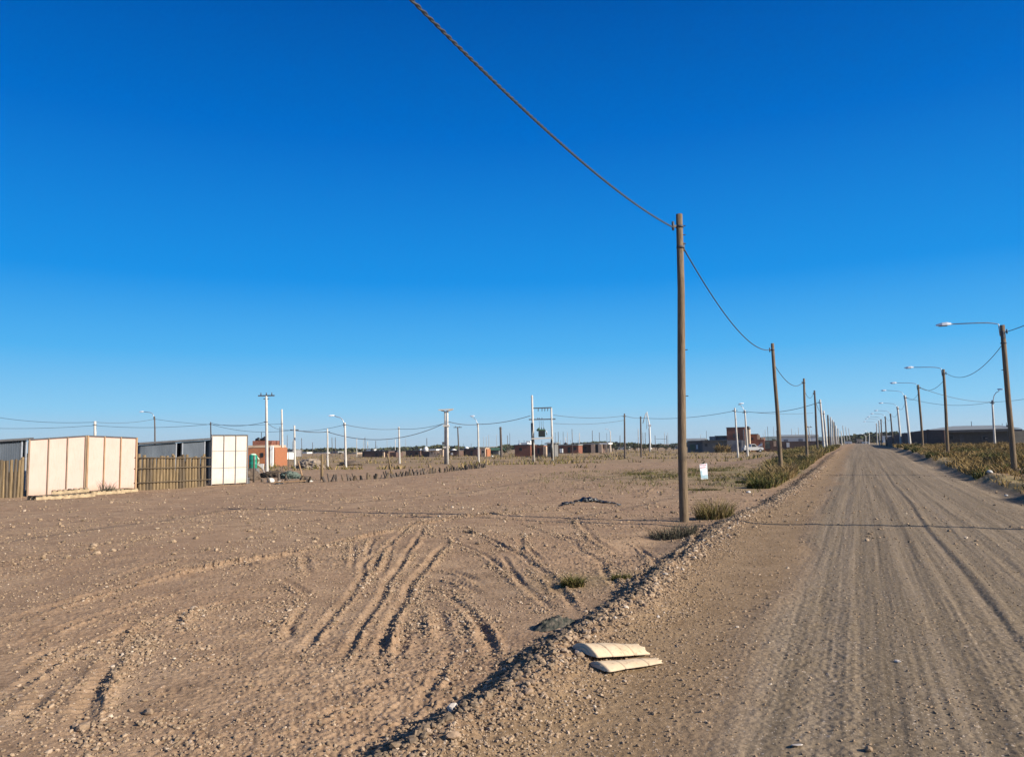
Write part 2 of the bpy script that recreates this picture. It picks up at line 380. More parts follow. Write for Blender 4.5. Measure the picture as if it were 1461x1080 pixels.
t = NT('beige_cardboard', .9, .2); n = t.noise(7, 4, .6); n2 = t.noise(30, 3, .6)
t.color(t.mix(t.ramp(n2, [(.55, (0, 0, 0)), (.75, (1, 1, 1))]), t.ramp(n, [(.3, (.50, .375, .235)), (.7, (.58, .45, .30))]), (.33, .235, .14))); t.bump(n, .25, .01); MAT['card'] = t.m
def brick(name, c1, c2, mortar, sx=1.0, stain=.3):
    t = NT(name, .95, .15)
    b = t.node('ShaderNodeTexBrick'); b.inputs['Color1'].default_value = (*c1, 1); b.inputs['Color2'].default_value = (*c2, 1); b.inputs['Mortar'].default_value = (*mortar, 1)
    b.inputs['Scale'].default_value = 1.0; b.inputs['Brick Width'].default_value = .33; b.inputs['Row Height'].default_value = .19; b.inputs['Mortar Size'].default_value = .012
    mp = t.node('ShaderNodeMapping'); mp.inputs['Rotation'].default_value = (math.pi / 2, 0, 0)
    t.l(t.obj(), mp.inputs['Vector'])
    sep = t.node('ShaderNodeSeparateXYZ'); t.l(t.obj(), sep.inputs[0]); cb = t.node('ShaderNodeCombineXYZ')
    t.l(t.math('ADD', sep.outputs[0], sep.outputs[1]), cb.inputs[0]); t.l(sep.outputs[2], cb.inputs[1])
    t.l(cb.outputs[0], b.inputs['Vector'])
    t.color(t.mix(t.ramp(t.noise(.9, 5, .6), [(.35, (0, 0, 0)), (.75, (stain, stain, stain))]), b.outputs['Color'], tuple(x * .55 for x in c1)))
    return t.m
MAT['brick_red'] = brick('red_hollow_brick', (.22, .075, .045), (.17, .06, .04), (.2, .16, .13))
MAT['brick_orange'] = brick('orange_hollow_brick', (.35, .125, .055), (.30, .11, .05), (.26, .17, .11), stain=.15)
MAT['brick_dark'] = brick('dark_brown_brick', (.13, .075, .055), (.10, .06, .05), (.12, .10, .09))
MAT['block_grey'] = brick('grey_concrete_block', (.16, .155, .15), (.13, .128, .125), (.2, .19, .18))
MAT['block_shaded'] = brick('shade_darkened_block', (.075, .072, .07), (.06, .058, .056), (.09, .085, .08))  # grey block with its colour lowered to paint the shade on these walls
MAT['rubble'] = simple('grey_rubble', (.24, .19, .145), .95, .35, 3, bump=.5)
MAT['render_beige'] = simple('beige_render', (.42, .31, .22), .9, .15, 1)
MAT['render_grey'] = simple('grey_render', (.20, .19, .19), .9, .2, 1)
MAT['render_white'] = simple('white_render', (.62, .61, .58), .85, .08, 1)
MAT['roof_grey'] = simple('grey_sheet_roof', (.20, .21, .20), .6, .15, 1)
MAT['dark_glass'] = simple('dark_window_opening', (.015, .016, .018), .3, .3, 2)
MAT['green_roof'] = simple('green_painted_sheet', (.05, .10, .06), .8, .3, 1)
MAT['car_white'] = simple('white_car_paint', (.50, .49, .47), .3, .04, 3, spec=.5)
MAT['tyre'] = simple('black_tyre_rubber', (.02, .02, .02), .8, .3, 6)
MAT['litter'] = simple('dirty_white_plastic', (.52, .50, .46), .6, .15, 12)
MAT['pink_paint'] = simple('faded_pink_print', (.80, .40, .42), .7, .3, 14)
MAT['blue_print'] = simple('faded_blue_print', (.42, .58, .62), .7, .25, 10)
MAT['sign_white'] = simple('white_sign_sheet', (.82, .84, .84), .6, .06, 4)
def tinted(name, stops, rough=.9, spec=.15, trans=0.0):
    t = NT(name, rough, spec); a = t.node('ShaderNodeAttribute', attribute_name='tint')
    t.color(t.ramp(a.outputs['Fac'], stops))
    return t.m
MAT['stone'] = None
t = NT('pale_gravel_stone', .9, .2); a = t.node('ShaderNodeAttribute', attribute_name='tint')
c = t.ramp(a.outputs['Fac'], [(0, (.11, .08, .05)), (.55, (.275, .188, .113)), (.88, (.38, .275, .18)), (1, (.58, .48, .37))])
t.color(t.mix(t.ramp(t.noise(40, 4, .6), [(.35, (0, 0, 0)), (.7, (.5, .5, .5))]), c, (.24, .18, .13))); MAT['stone'] = t.m
t = NT('pale_loose_stone', .9, .2); oi = t.node('ShaderNodeObjectInfo')
c = t.ramp(oi.outputs['Random'], [(0, (.20, .14, .085)), (.6, (.29, .20, .128)), (1, (.44, .335, .235))])
t.color(t.mix(t.ramp(t.noise(28, 4, .6), [(.35, (0, 0, 0)), (.7, (.6, .6, .6))]), c, (.28, .20, .145))); t.bump(t.noise(45, 4, .6), .4, .01); MAT['loose_stone'] = t.m
MAT['dry_grass'] = tinted('dry_grass_blades', [(0, (.08, .064, .02)), (.3, (.165, .112, .038)), (.65, (.25, .165, .065)), (1, (.36, .25, .12))])
MAT['green_grass'] = tinted('green_weed_blades', [(0, (.04, .05, .013)), (.35, (.085, .085, .024)), (.65, (.16, .12, .042)), (1, (.30, .21, .10))])
MAT['dark_scrub'] = tinted('dark_scrub_leaves', [(0, (.022, .028, .012)), (.5, (.05, .055, .022)), (1, (.12, .10, .045))])
MAT['twig'] = tinted('dry_grey_twigs', [(0, (.03, .033, .022)), (.5, (.085, .08, .055)), (1, (.20, .16, .11))])
MAT['pale_stone'] = simple('pale_quartz_stone', (.50, .43, .36), .85, .2, 20)
MAT['bark'] = simple('rough_bark', (.10, .075, .055), .95, .3, 5)
# ground
t = NT('dirt_and_gravel', 1.0, .08)
ma = t.node('ShaderNodeAttribute', attribute_name='mask'); sepm = t.node('ShaderNodeSeparateColor'); t.l(ma.outputs['Color'], sepm.inputs[0])
road_m, shoulder_m, grass_m = sepm.outputs[0], sepm.outputs[1], sepm.outputs[2]
O = t.obj()
nbig = t.noise(.28, 5, .6); nmid = t.noise(1.9, 6, .65); nfine = t.noise(22, 5, .7); nfin2 = t.noise(75, 4, .7)
field = t.ramp(nmid, [(.28, (.176, .115, .070)), (.50, (.290, .193, .118)), (.74, (.372, .257, .160))])
field = t.mix(t.ramp(nbig, [(.38, (0, 0, 0)), (.66, (.75, .75, .75))]), field, (.250, .158, .096))
shold = t.ramp(nmid, [(.3, (.195, .128, .070)), (.7, (.268, .183, .106))])
# stripes along the road
mpr = t.node('ShaderNodeMapping'); mpr.inputs['Rotation'].default_value = (0, 0, math.radians(24.2)); t.l(O, mpr.inputs['Vector'])
nst = t.noise(1.0, 5, .65, vec=mpr.outputs['Vector'], stretch=(3.6, .035, 1)); nst2 = t.noise(1.0, 4, .6, vec=mpr.outputs['Vector'], stretch=(24, .10, 1))
roadc = t.ramp(nst, [(.36, (.134, .102, .068)), (.5, (.190, .145, .098)), (.64, (.265, .202, .138))])
roadc = t.mix(.35, roadc, t.ramp(nst2, [(.40, (.105, .081, .055)), (.60, (.26, .20, .136))]))
roadc = t.mix(t.ramp(nmid, [(.4, (0, 0, 0)), (.7, (.5, .5, .5))]), roadc, (.195, .143, .085))
grassc = t.ramp(nmid, [(.35, (.155, .125, .055)), (.6, (.215, .165, .085)), (.75, (.27, .20, .12))])
c = t.mix(shoulder_m, field, shold); c = t.mix(road_m, c, roadc); c = t.mix(grass_m, c, grassc)
c = t.mix(.75, c, t.ramp(nfine, [(.33, (.62, .60, .58)), (.5, (1, 1, 1)), (.7, (1.28, 1.27, 1.26))]), 'MULTIPLY')
# single grains: pale and dark chips
for sc, lo, colr, amt in ((48, .18, (.52, .44, .36), .8), (19, .13, (.50, .41, .32), .75), (33, .16, (.10, .075, .06), .6), (7, .11, (.47, .37, .28), .6)):
    vo = t.node('ShaderNodeTexVoronoi'); vo.inputs['Scale'].default_value = sc; t.l(O, vo.inputs['Vector'])
    sel = t.node('ShaderNodeSeparateColor'); t.l(vo.outputs['Color'], sel.inputs[0])
    f = t.math('MULTIPLY', t.math('LESS_THAN', vo.outputs['Distance'], lo), t.math('MULTIPLY', t.math('GREATER_THAN', sel.outputs[0], .62), amt))
    c = t.mix(f, c, colr)
t.color(c)
vb_ = t.node('ShaderNodeTexVoronoi'); vb_.inputs['Scale'].default_value = 26; t.l(O, vb_.inputs['Vector'])
hgt = t.math('ADD', t.math('ADD', t.math('MULTIPLY', nfine, .7), t.math('MULTIPLY', nfin2, .35)), t.math('MULTIPLY', vb_.outputs['Distance'], -.35))
t.bump(hgt, .55, .022)
MAT['ground'] = t.m
# ------------------------------------------------------------------ light and sky
SUN_EL = math.radians(27); SUN_AZ = math.radians(114.2)       # from behind the right shoulder, square to the road
sd = bpy.data.lights.new('sun', 'SUN'); so = bpy.data.objects.new('sun', sd); col.objects.link(so)
sd.energy = 5.0; sd.angle = math.radians(.53); sd.color = (1, .92, .81)
sdir = Vector((math.sin(SUN_AZ) * math.cos(SUN_EL), math.cos(SUN_AZ) * math.cos(SUN_EL), math.sin(SUN_EL)))
so.rotation_euler = sdir.to_track_quat('Z', 'Y').to_euler(); so.location = (30, -15, 40)
w = bpy.data.worlds.new('World'); scene.world = w; w.use_nodes = True
wn = w.node_tree.nodes; bg = wn['Background']; sky = wn.new('ShaderNodeTexSky'); sky.sky_type = 'NISHITA'; sky.sun_disc = False
sky.sun_elevation = SUN_EL; sky.sun_rotation = SUN_AZ; sky.air_density = 1.0; sky.dust_density = 0.5; sky.ozone_density = 1.5; sky.altitude = 300
# clear deep blue air on the side away from the sun; the sky texture as it is towards the sun
SKY_LV = 1 / (0.09 * 2 ** .72)
wl = w.node_tree.links; tc = wn.new('ShaderNodeTexCoord'); sx = wn.new('ShaderNodeSeparateXYZ'); wl.new(tc.outputs['Generated'], sx.inputs[0])
rp = wn.new('ShaderNodeValToRGB'); e_ = rp.color_ramp.elements
stops = [(0.0, (.42, .58, .70)), (.02, (.40, .61, .78)), (.05, (.26, .60, .88)), (.12, (.085, .45, .88)), (.21, (.010, .29, .80)), (.38, (.0, .152, .61)), (.52, (.0, .092, .42)), (1.0, (.0, .035, .18))]
while len(e_) < len(stops): e_.new(.5)
for el, (p_, c_) in zip(e_, stops): el.position = p_; el.color = (*c_, 1)
wl.new(sx.outputs[2], rp.inputs['Fac'])
sc_ = wn.new('ShaderNodeVectorMath'); sc_.operation = 'SCALE'; sc_.inputs['Scale'].default_value = SKY_LV; wl.new(rp.outputs['Color'], sc_.inputs[0])
dt = wn.new('ShaderNodeVectorMath'); dt.operation = 'DOT_PRODUCT'; wl.new(tc.outputs['Generated'], dt.inputs[0]); dt.inputs[1].default_value = sdir
mr = wn.new('ShaderNodeMapRange'); mr.interpolation_type = 'SMOOTHSTEP'; mr.inputs['From Min'].default_value = .35; mr.inputs['From Max'].default_value = .9; wl.new(dt.outputs['Value'], mr.inputs['Value'])
mx = wn.new('ShaderNodeMix'); mx.data_type = 'RGBA'; wl.new(mr.outputs[0], mx.inputs[0]); wl.new(sc_.outputs[0], mx.inputs[6]); wl.new(sky.outputs[0], mx.inputs[7]); wl.new(mx.outputs[2], bg.inputs['Color'])
bg.inputs['Strength'].default_value = 0.09
scene.view_settings.view_transform = 'Standard'; scene.view_settings.look = 'None'; scene.view_settings.exposure = 0.72
scene.cycles.max_bounces = 5; scene.cycles.diffuse_bounces = 2
# ------------------------------------------------------------------ ground: one sheet, finest near the road where one stands
fine = np.linspace(-46, 46, 1340); coarse = np.concatenate([np.linspace(48, 180, 40), np.linspace(-178, -48, 40)])
ang = np.radians(np.sort(np.concatenate([fine, coarse])))
rs = [0.0, .3, .7, 1.1, 1.5, 1.9, 2.2, 2.45]
while rs[-1] < 1500:
    r = rs[-1]; rs.append(r + max(.0125, min(r * r / (1.6 * 765) * .55, r * .03)))
rs = np.array(rs[1:]); NA, NR = len(ang), len(rs)
RR, AA = np.meshgrid(rs, ang, indexing='ij')
gx = (RR * np.sin(AA)).ravel(); gy = (RR * np.cos(AA)).ravel()
gz = H(gx, gy)
i, j = np.meshgrid(np.arange(NR - 1), np.arange(NA), indexing='ij'); j2 = (j + 1) % NA
F = np.stack([i * NA + j, (i + 1) * NA + j, (i + 1) * NA + j2, i * NA + j2], -1).reshape(-1, 4)[:, ::-1]
u, v, rd, sh, vg = masks(gx, gy)
pg, pgy = g(1045, 675)
patch = np.exp(-(((gx - pg) / 6.5) ** 2 + ((gy - pgy) / 9) ** 2)) * 1.3
pt, pty = g(870, 832); patch = patch + .6 * np.exp(-(((gx - pt) / .9) ** 2 + ((gy - pty) / .9) ** 2))
leftv = sm(-2.9, -3.4, v) * sm(-6.2, -4.2, v) * sm(24, 34, u)
gm = np.clip(vg + leftv + patch * (v < -2.6) + .55 * sm(60, 110, gy) * (v < -8), 0, 1) * np.clip(.75 + 1.1 * pn(gx * .45, gy * .45, 71), 0, 1)
mask = np.stack([np.clip(rd, 0, 1), np.clip(sh, 0, 1), gm, np.ones_like(gm)], -1)
me = numesh('ground', np.stack([gx, gy, gz], -1), F, MAT['ground'], smooth=True, extra={'mask': mask})
tag(link('ground', me, None), kind='structure')
# ------------------------------------------------------------------ loose gravel and stones
def rock_proto(seed, sub=1):
    ico_v = []; ph = (1 + 5 ** .5) / 2
    for a in (-1, 1):
        for b in (-ph, ph): ico_v += [(0, a, b), (a, b, 0), (b, 0, a)]
    V = np.array(ico_v, float); V /= np.linalg.norm(V[0])
    F = []
    n = len(V); L = min(np.linalg.norm(V[0] - V[k]) for k in range(1, n))
    for a in range(n):
        for b in range(a + 1, n):
            for c_ in range(b + 1, n):
                if all(abs(np.linalg.norm(V[p] - V[q]) - L) < .01 for p, q in ((a, b), (b, c_), (a, c_))):
                    nn = np.cross(V[b] - V[a], V[c_] - V[a]); F.append((a, b, c_) if nn @ V[a] > 0 else (a, c_, b))
    F = np.array(F)
    for _ in range(sub):
        V2 = list(map(tuple, V)); idx = {}; F2 = []
        def mid(p, q):
            k = (min(p, q), max(p, q))
            if k not in idx:
                m_ = (np.array(V2[p]) + np.array(V2[q])) / 2; V2.append(tuple(m_ / np.linalg.norm(m_))); idx[k] = len(V2) - 1
            return idx[k]
        for a, b, c_ in F:
            x1, x2, x3 = mid(a, b), mid(b, c_), mid(c_, a); F2 += [(a, x1, x3), (b, x2, x1), (c_, x3, x2), (x1, x2, x3)]
        V = np.array(V2); F = np.array(F2)
    rg = np.random.default_rng(seed)
    for _ in range(7):                                       # knock flat facets off
        nrm = rg.normal(size=3); nrm /= np.linalg.norm(nrm); d = rg.uniform(.55, .85)
        k = V @ nrm; V = V - np.outer(np.maximum(k - d, 0), nrm)
    V = V * (1 + rg.normal(size=(len(V), 1)) * .05)
    return V * np.array([1.0, rg.uniform(.6, .9), rg.uniform(.45, .75)]), F
ROCKS = [rock_proto(s, 0) for s in range(6)] ; ROCKS1 = [rock_proto(100 + s, 1) for s in range(6)]
def scatter_rocks(P, S, T, protos):
    """P (n,2) places, S sizes, T tints -> one mesh of stones half sunk in the ground"""
    Z = H(P[:, 0], P[:, 1]); VV = []; FF = []; TT = []; off = 0
    kind = RNG.integers(0, len(protos), len(P)); a = RNG.uniform(0, 2 * np.pi, len(P)); tl = RNG.normal(0, .35, len(P))
    for k, (V, F_) in enumerate(protos):
        m = np.nonzero(kind == k)[0]
        if len(m) == 0: continue
        ca, sa = np.cos(a[m])[:, None], np.sin(a[m])[:, None]; ct, st_ = np.cos(tl[m])[:, None], np.sin(tl[m])[:, None]
        X = V[None, :, 0] * ct + V[None, :, 2] * st_; Zl = -V[None, :, 0] * st_ + V[None, :, 2] * ct; Y = np.broadcast_to(V[None, :, 1], X.shape)
        x = (X * ca - Y * sa) * S[m][:, None] + P[m, 0][:, None]; y = (X * sa + Y * ca) * S[m][:, None] + P[m, 1][:, None]
        z = Zl * S[m][:, None] + (Z[m] + S[m] * .18)[:, None]
        VV.append(np.stack([x, y, z], -1).reshape(-1, 3)); TT.append(np.repeat(T[m], len(V)))
        FF.append((F_[None] + (off + np.arange(len(m)) * len(V))[:, None, None]).reshape(-1, 3)); off += len(m) * len(V)
    return np.concatenate(VV), np.concatenate(FF), np.concatenate(TT)
def cone(n, r0, r1, pw):
    """n places in front of the camera, denser near: radius between r0 and r1 with density falling as r**-pw"""
    q = RNG.uniform(0, 1, n); e = 2 - pw
    r = (r0 ** e + q * (r1 ** e - r0 ** e)) ** (1 / e) if abs(e) > 1e-6 else r0 * (r1 / r0) ** q
    a = np.radians(RNG.uniform(-43, 43, n)); return np.stack([r * np.sin(a), r * np.cos(a)], -1), r
def sizes(n, lo, hi, p=2.6): return lo + (hi - lo) * RNG.uniform(0, 1, n) ** p
PP = []; SS = []
P, r = cone(95000, 3.0, 22, 1.7); PP.append(P); SS.append(sizes(len(P), .0035, .017, 3.2) * (1 + .035 * r))
P, r = cone(12000, 16, 75, 1.4); PP.append(P); SS.append(sizes(len(P), .010, .045, 3))
# along the berm
ub = 2.2 + 70 * RNG.uniform(0, 1, 14000) ** 1.7; vbm = vberm(ub) + RNG.normal(-.12, .17, len(ub)) + .25 * RNG.uniform(0, 1, len(ub)) ** 3
P = np.stack(xy(ub, vbm), -1); PP.append(P); SS.append(sizes(len(P), .005, .024, 3.2) * (1 + .014 * ub))
ub = 2.2 + 30 * RNG.uniform(0, 1, 19000) ** 1.4; vbm = vberm(ub) + .1 + np.abs(RNG.normal(0, .45, len(ub)))
PP.append(np.stack(xy(ub, vbm), -1)); SS.append(sizes(len(ub), .004, .018, 3.2))
P, r = cone(7000, 13, 48, 1.3); PP.append(P); SS.append(sizes(len(P), .02, .075, 3))
ub = 5 + 40 * RNG.uniform(0, 1, 1700) ** 1.3; PP.append(np.stack(xy(ub, vberm(ub) + RNG.normal(.06, .10, len(ub))), -1)); SS.append(sizes(len(ub), .012, .042, 1.6) * (1 + .010 * ub)); np1 = sum(len(q) for q in PP); np0 = np1 - len(ub)
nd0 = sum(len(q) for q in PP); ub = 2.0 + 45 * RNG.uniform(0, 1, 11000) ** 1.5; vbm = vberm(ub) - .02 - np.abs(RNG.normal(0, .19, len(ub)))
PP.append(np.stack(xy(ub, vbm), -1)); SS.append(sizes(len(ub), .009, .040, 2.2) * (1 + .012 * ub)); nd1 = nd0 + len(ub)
for Pl, wd, dep, rid, nper in RUTW:
    seg = np.hypot(*np.diff(Pl, axis=0).T); L = seg.sum(); n = int(L * nper * 1.9)
    t_ = RNG.uniform(0, 1, n) * (len(Pl) - 1); k = np.minimum(t_.astype(int), len(Pl) - 2); f = (t_ - k)[:, None]
    C = Pl[k] * (1 - f) + Pl[k + 1] * f; D_ = Pl[k + 1] - Pl[k]; D_ /= np.hypot(*D_.T)[:, None] + 1e-9
    N = np.stack([D_[:, 1], -D_[:, 0]], -1); o_ = RNG.normal(1.5 * wd, wd * .9, n)[:, None]
    PP.append(C + N * o_); SS.append(sizes(n, .005, .024, 2.6) * (1 + .03 * np.hypot(*C.T)))
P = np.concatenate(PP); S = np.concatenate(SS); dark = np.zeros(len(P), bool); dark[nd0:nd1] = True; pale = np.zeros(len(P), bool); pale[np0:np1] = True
uu, vv, rd_, sh_, vg_ = masks(P[:, 0], P[:, 1])
clump = pn(P[:, 0] * .8, P[:, 1] * .8, 77)
vbx = np.abs(vv - vberm(uu)) < .5
keep = (RNG.uniform(0, 1, len(P)) < np.where(sh_ * (vv > vberm(uu) + .6) > .5, .35, np.clip(.62 + .9 * clump, .15, 1))) | vbx
keep &= ~((rd_ > .5) & (RNG.uniform(0, 1, len(P)) < .45 + .5 * pn(vv * 1.3 + .4, uu * .05, 70)))
keep &= ~((vg_ > .5) & (RNG.uniform(0, 1, len(P)) < .6))
P, S = P[keep], S[keep]; S = np.where((rd_[keep] > .5), S * .72, S)
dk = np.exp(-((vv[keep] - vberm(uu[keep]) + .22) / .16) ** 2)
T = np.clip(RNG.beta(2.2, 2.2, len(P)) * np.where(dark[keep] & (RNG.uniform(0, 1, len(P)) < .8), .3, 1) + .13 * pale[keep] * (1 - .35 * dk) + .1 * clump[keep], 0, 1)  # clods left of the crest tinted darker: dark debris plus painted berm shadow
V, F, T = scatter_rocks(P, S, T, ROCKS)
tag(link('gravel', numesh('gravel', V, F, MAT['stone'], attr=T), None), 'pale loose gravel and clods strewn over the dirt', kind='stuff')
print('gravel stones', len(P))
def single_stone(px, py, size, label, group=None, proto=0, mat='loose_stone', name='stone', squash=1.0):
    x, y = g(px, py); V, F_ = ROCKS1[proto % 6]
    me_ = bpy.data.meshes.new(name); me_.from_pydata([tuple(p * size * np.array([1, 1, squash])) for p in V], [], [tuple(map(int, f)) for f in F_]); me_.materials.append(MAT[mat])
    o = bpy.data.objects.new(name, me_); col.objects.link(o); o.location = (x, y, H(x, y) + size * .25); o.rotation_euler = (random.uniform(-.3, .3), random.uniform(-.3, .3), random.uniform(0, 6))
    return tag(o, label, 'stone', group)
SG = 'stones in the gravel'
single_stone(1241, 1071, .028, 'small pale angular stone on the road with a dark shadow beside it', proto=1)
single_stone(1280, 946, .030, 'flat white chip of stone in the middle of the road', proto=2, mat='pale_stone', squash=.4)
single_stone(1138, 1064, .036, 'flat white paper-like chip on the left wheel track of the road', proto=4, mat='pale_stone', squash=.25)
single_stone(645, 1015, .040, 'whitest rounded stone of the berm near the bottom edge', proto=3, mat='pale_stone')
single_stone(646, 1052, .050, 'large tan stone at the foot of the berm near the bottom edge', proto=5)
single_stone(610, 1042, .034, 'pale stone lying half in the berm shadow near the bottom edge', proto=0)
single_stone(212, 1022, .050, 'largest tan clod in the rough patch at the lower left', proto=2)
single_stone(118, 1043, .052, 'chunky pale clod on the clod row at the lower left corner', proto=4)
single_stone(107, 1041, .034, 'smaller pale clod beside the chunky one at the lower left', proto=1)
single_stone(278, 869, .055, 'rounded tan clod topping the curved ridge at left of the field', proto=5)
single_stone(1160, 694, .09, 'pale stone alone on the left edge of the road beyond the berm', proto=0)
single_stone(939, 882, .022, 'small white stone on the tan shoulder above the cardboard', proto=3, mat='pale_stone')
single_stone(920, 868, .035, 'grey white stone on the berm crest up from the cardboard', proto=1)
protos = []
k = 0
while k < 110:
    ub_ = 2.6 + 24 * random.random() ** 1.8; vv_ = float(vberm(ub_)) + random.gauss(.02, .14); x, y = xy(ub_, vv_)
    V, F_ = ROCKS1[k % 6]; sz = random.uniform(.018, .036) * (1 + .02 * ub_)
    if len(protos) < 6:
        me_ = bpy.data.meshes.new('stone'); me_.from_pydata([tuple(p) for p in V], [], [tuple(map(int, f)) for f in F_]); me_.materials.append(MAT['loose_stone'])
        protos.append(bpy.data.objects.new('stone', me_)); o = protos[-1]
    else: o = protos[k % 6].copy()
    col.objects.link(o); o.scale = (sz,) * 3; o.location = (x, y, H(x, y) + sz * .2); o.rotation_euler = (random.uniform(-.5, .5), random.uniform(-.5, .5), random.uniform(0, 6))
    tag(o, 'small tan stone half buried in the gravel berm along the road', 'stone', SG); k += 1
# ------------------------------------------------------------------ grass and weeds
def blades(P, h, lean, wid, tint, Z=None, dirs=None):
    """bent blades (three triangles each) at places P with heights h"""
    n = len(P); Z = H(P[:, 0], P[:, 1]) if Z is None else Z
    a = RNG.uniform(0, 2 * np.pi, n); b = RNG.uniform(0, 2 * np.pi, n) if dirs is None else dirs + RNG.normal(0, .7, n)
    wx, wy = np.cos(a) * wid, np.sin(a) * wid; lx, ly = np.cos(b) * lean * h, np.sin(b) * lean * h
    x, y = P[:, 0], P[:, 1]
    V = np.stack([np.stack([x - wx, y - wy, Z - .02], -1), np.stack([x + wx, y + wy, Z - .02], -1),
                  np.stack([x + lx * .35 - wx * .8, y + ly * .35 - wy * .8, Z + h * .6], -1), np.stack([x + lx * .35 + wx * .8, y + ly * .35 + wy * .8, Z + h * .6], -1),
                  np.stack([x + lx, y + ly, Z + h], -1)], 1).reshape(-1, 3)
    o_ = (np.arange(n) * 5)[:, None, None]
    F = (np.array([[0, 1, 3], [0, 3, 2], [2, 3, 4]])[None] + o_).reshape(-1, 3)
    return V, F, np.repeat(np.clip(tint, 0, 1), 5)
def grass_obj(name, P, h, lean, wid, tint, m, label=None, kind=None, cat=None, group=None):
    V, F, T = blades(P, h, lean, wid, tint)
    return tag(link(name, numesh(name, V, F, m, attr=T), None), label, cat, group, kind)
# right verge
n = 165000; uq = 14 + 95 * RNG.uniform(0, 1, n) ** 1.25; vq = 4.05 + RNG.uniform(0, 1, n) ** 1.3 * (9 + .03 * uq)
x, y = xy(uq, vq); cl = pn(x * .33, y * .33, 81) + .6 * pn(x * 1.3, y * 1.3, 82); edge = sm(4.1, 5.0, vq - .35 * pn(uq * .16, uq * 0, 12))
cover = np.clip(.26 + 1.5 * cl, .015, .9) * (.4 + .6 * edge) * (1 - .75 * sm(26, 16, uq))
k = RNG.uniform(0, 1, n) < cover
P = np.stack([x, y], -1)[k]; hh = (.06 + .17 * RNG.uniform(0, 1, k.sum()) ** 1.6) * np.clip(1 + 1.3 * cl[k], .35, 2.0) * (1 + .004 * uq[k])
grass_obj('verge_grass', P, hh, .8, .006 + .00028 * uq[k], .48 + .30 * pn(P[:, 0] * .22, P[:, 1] * .22, 83) + RNG.normal(0, .17, k.sum()), MAT['dry_grass'], 'yellow brown dry grass on the right verge', 'stuff')
n = 60000; uq = 15 + 90 * RNG.uniform(0, 1, n); vq = 4.0 + RNG.uniform(0, 1, n) ** 1.6 * 5; x, y = xy(uq, vq); cl = pn(x * .28, y * .28, 85)
k = cl > .27; P = np.stack([x, y], -1)[k]
grass_obj('verge_weeds', P, .12 + .3 * RNG.uniform(0, 1, k.sum()) * (.5 + cl[k]), .6, .007 + .0003 * uq[k], .35 + RNG.normal(0, .2, k.sum()), MAT['green_grass'], 'green weeds growing through the dry grass of the right verge', 'stuff')
# left verge beyond the second pole
n = 120000; uq = 29 + 105 * RNG.uniform(0, 1, n) ** 1.2; vq = -2.75 - RNG.uniform(0, 1, n) ** 1.2 * np.clip(1.2 + .05 * (uq - 29), 1.2, 4.2)
x, y = xy(uq, vq); cl = pn(x * .3, y * .3, 86) + .5 * pn(x * 1.1, y * 1.1, 87)
k = RNG.uniform(0, 1, n) < np.clip(.55 + 1.3 * cl, .02, 1) * sm(28, 33, uq)
P = np.stack([x, y], -1)[k]; hh = (.08 + .34 * RNG.uniform(0, 1, k.sum()) ** 1.8) * np.clip(.9 + 1.3 * cl[k], .3, 1.9)
grass_obj('roadside_weeds', P, hh, .6, .008 + .00026 * uq[k], .58 + .5 * pn(P[:, 0] * .22, P[:, 1] * .22, 88) + RNG.normal(0, .2, k.sum()), MAT['green_grass'], 'band of green and brown weeds along the left edge of the road', 'stuff')
# thin grass patch round the sign
n = 20000; c0 = g(1045, 676); P = np.stack([RNG.normal(c0[0], 4.2, n), RNG.normal(c0[1], 8, n)], -1); P = P[np.abs(P[:, 1] - c0[1]) < 14]; cl = pn(P[:, 0] * .5, P[:, 1] * .5, 90) + .5 * pn(P[:, 0] * 2, P[:, 1] * 2, 91)
uq, vq = uv(P[:, 0], P[:, 1]); k = (cl > .08) & (vq < -3.0) & (P[:, 1] > 18); P = P[k]
grass_obj('sparse_grass', P, .03 + .10 * RNG.uniform(0, 1, k.sum()) * (1 + cl[k]), .8, .012, .42 + RNG.normal(0, .22, k.sum()), MAT['green_grass'], 'thin green and straw grass on the open ground behind the sign', 'stuff')
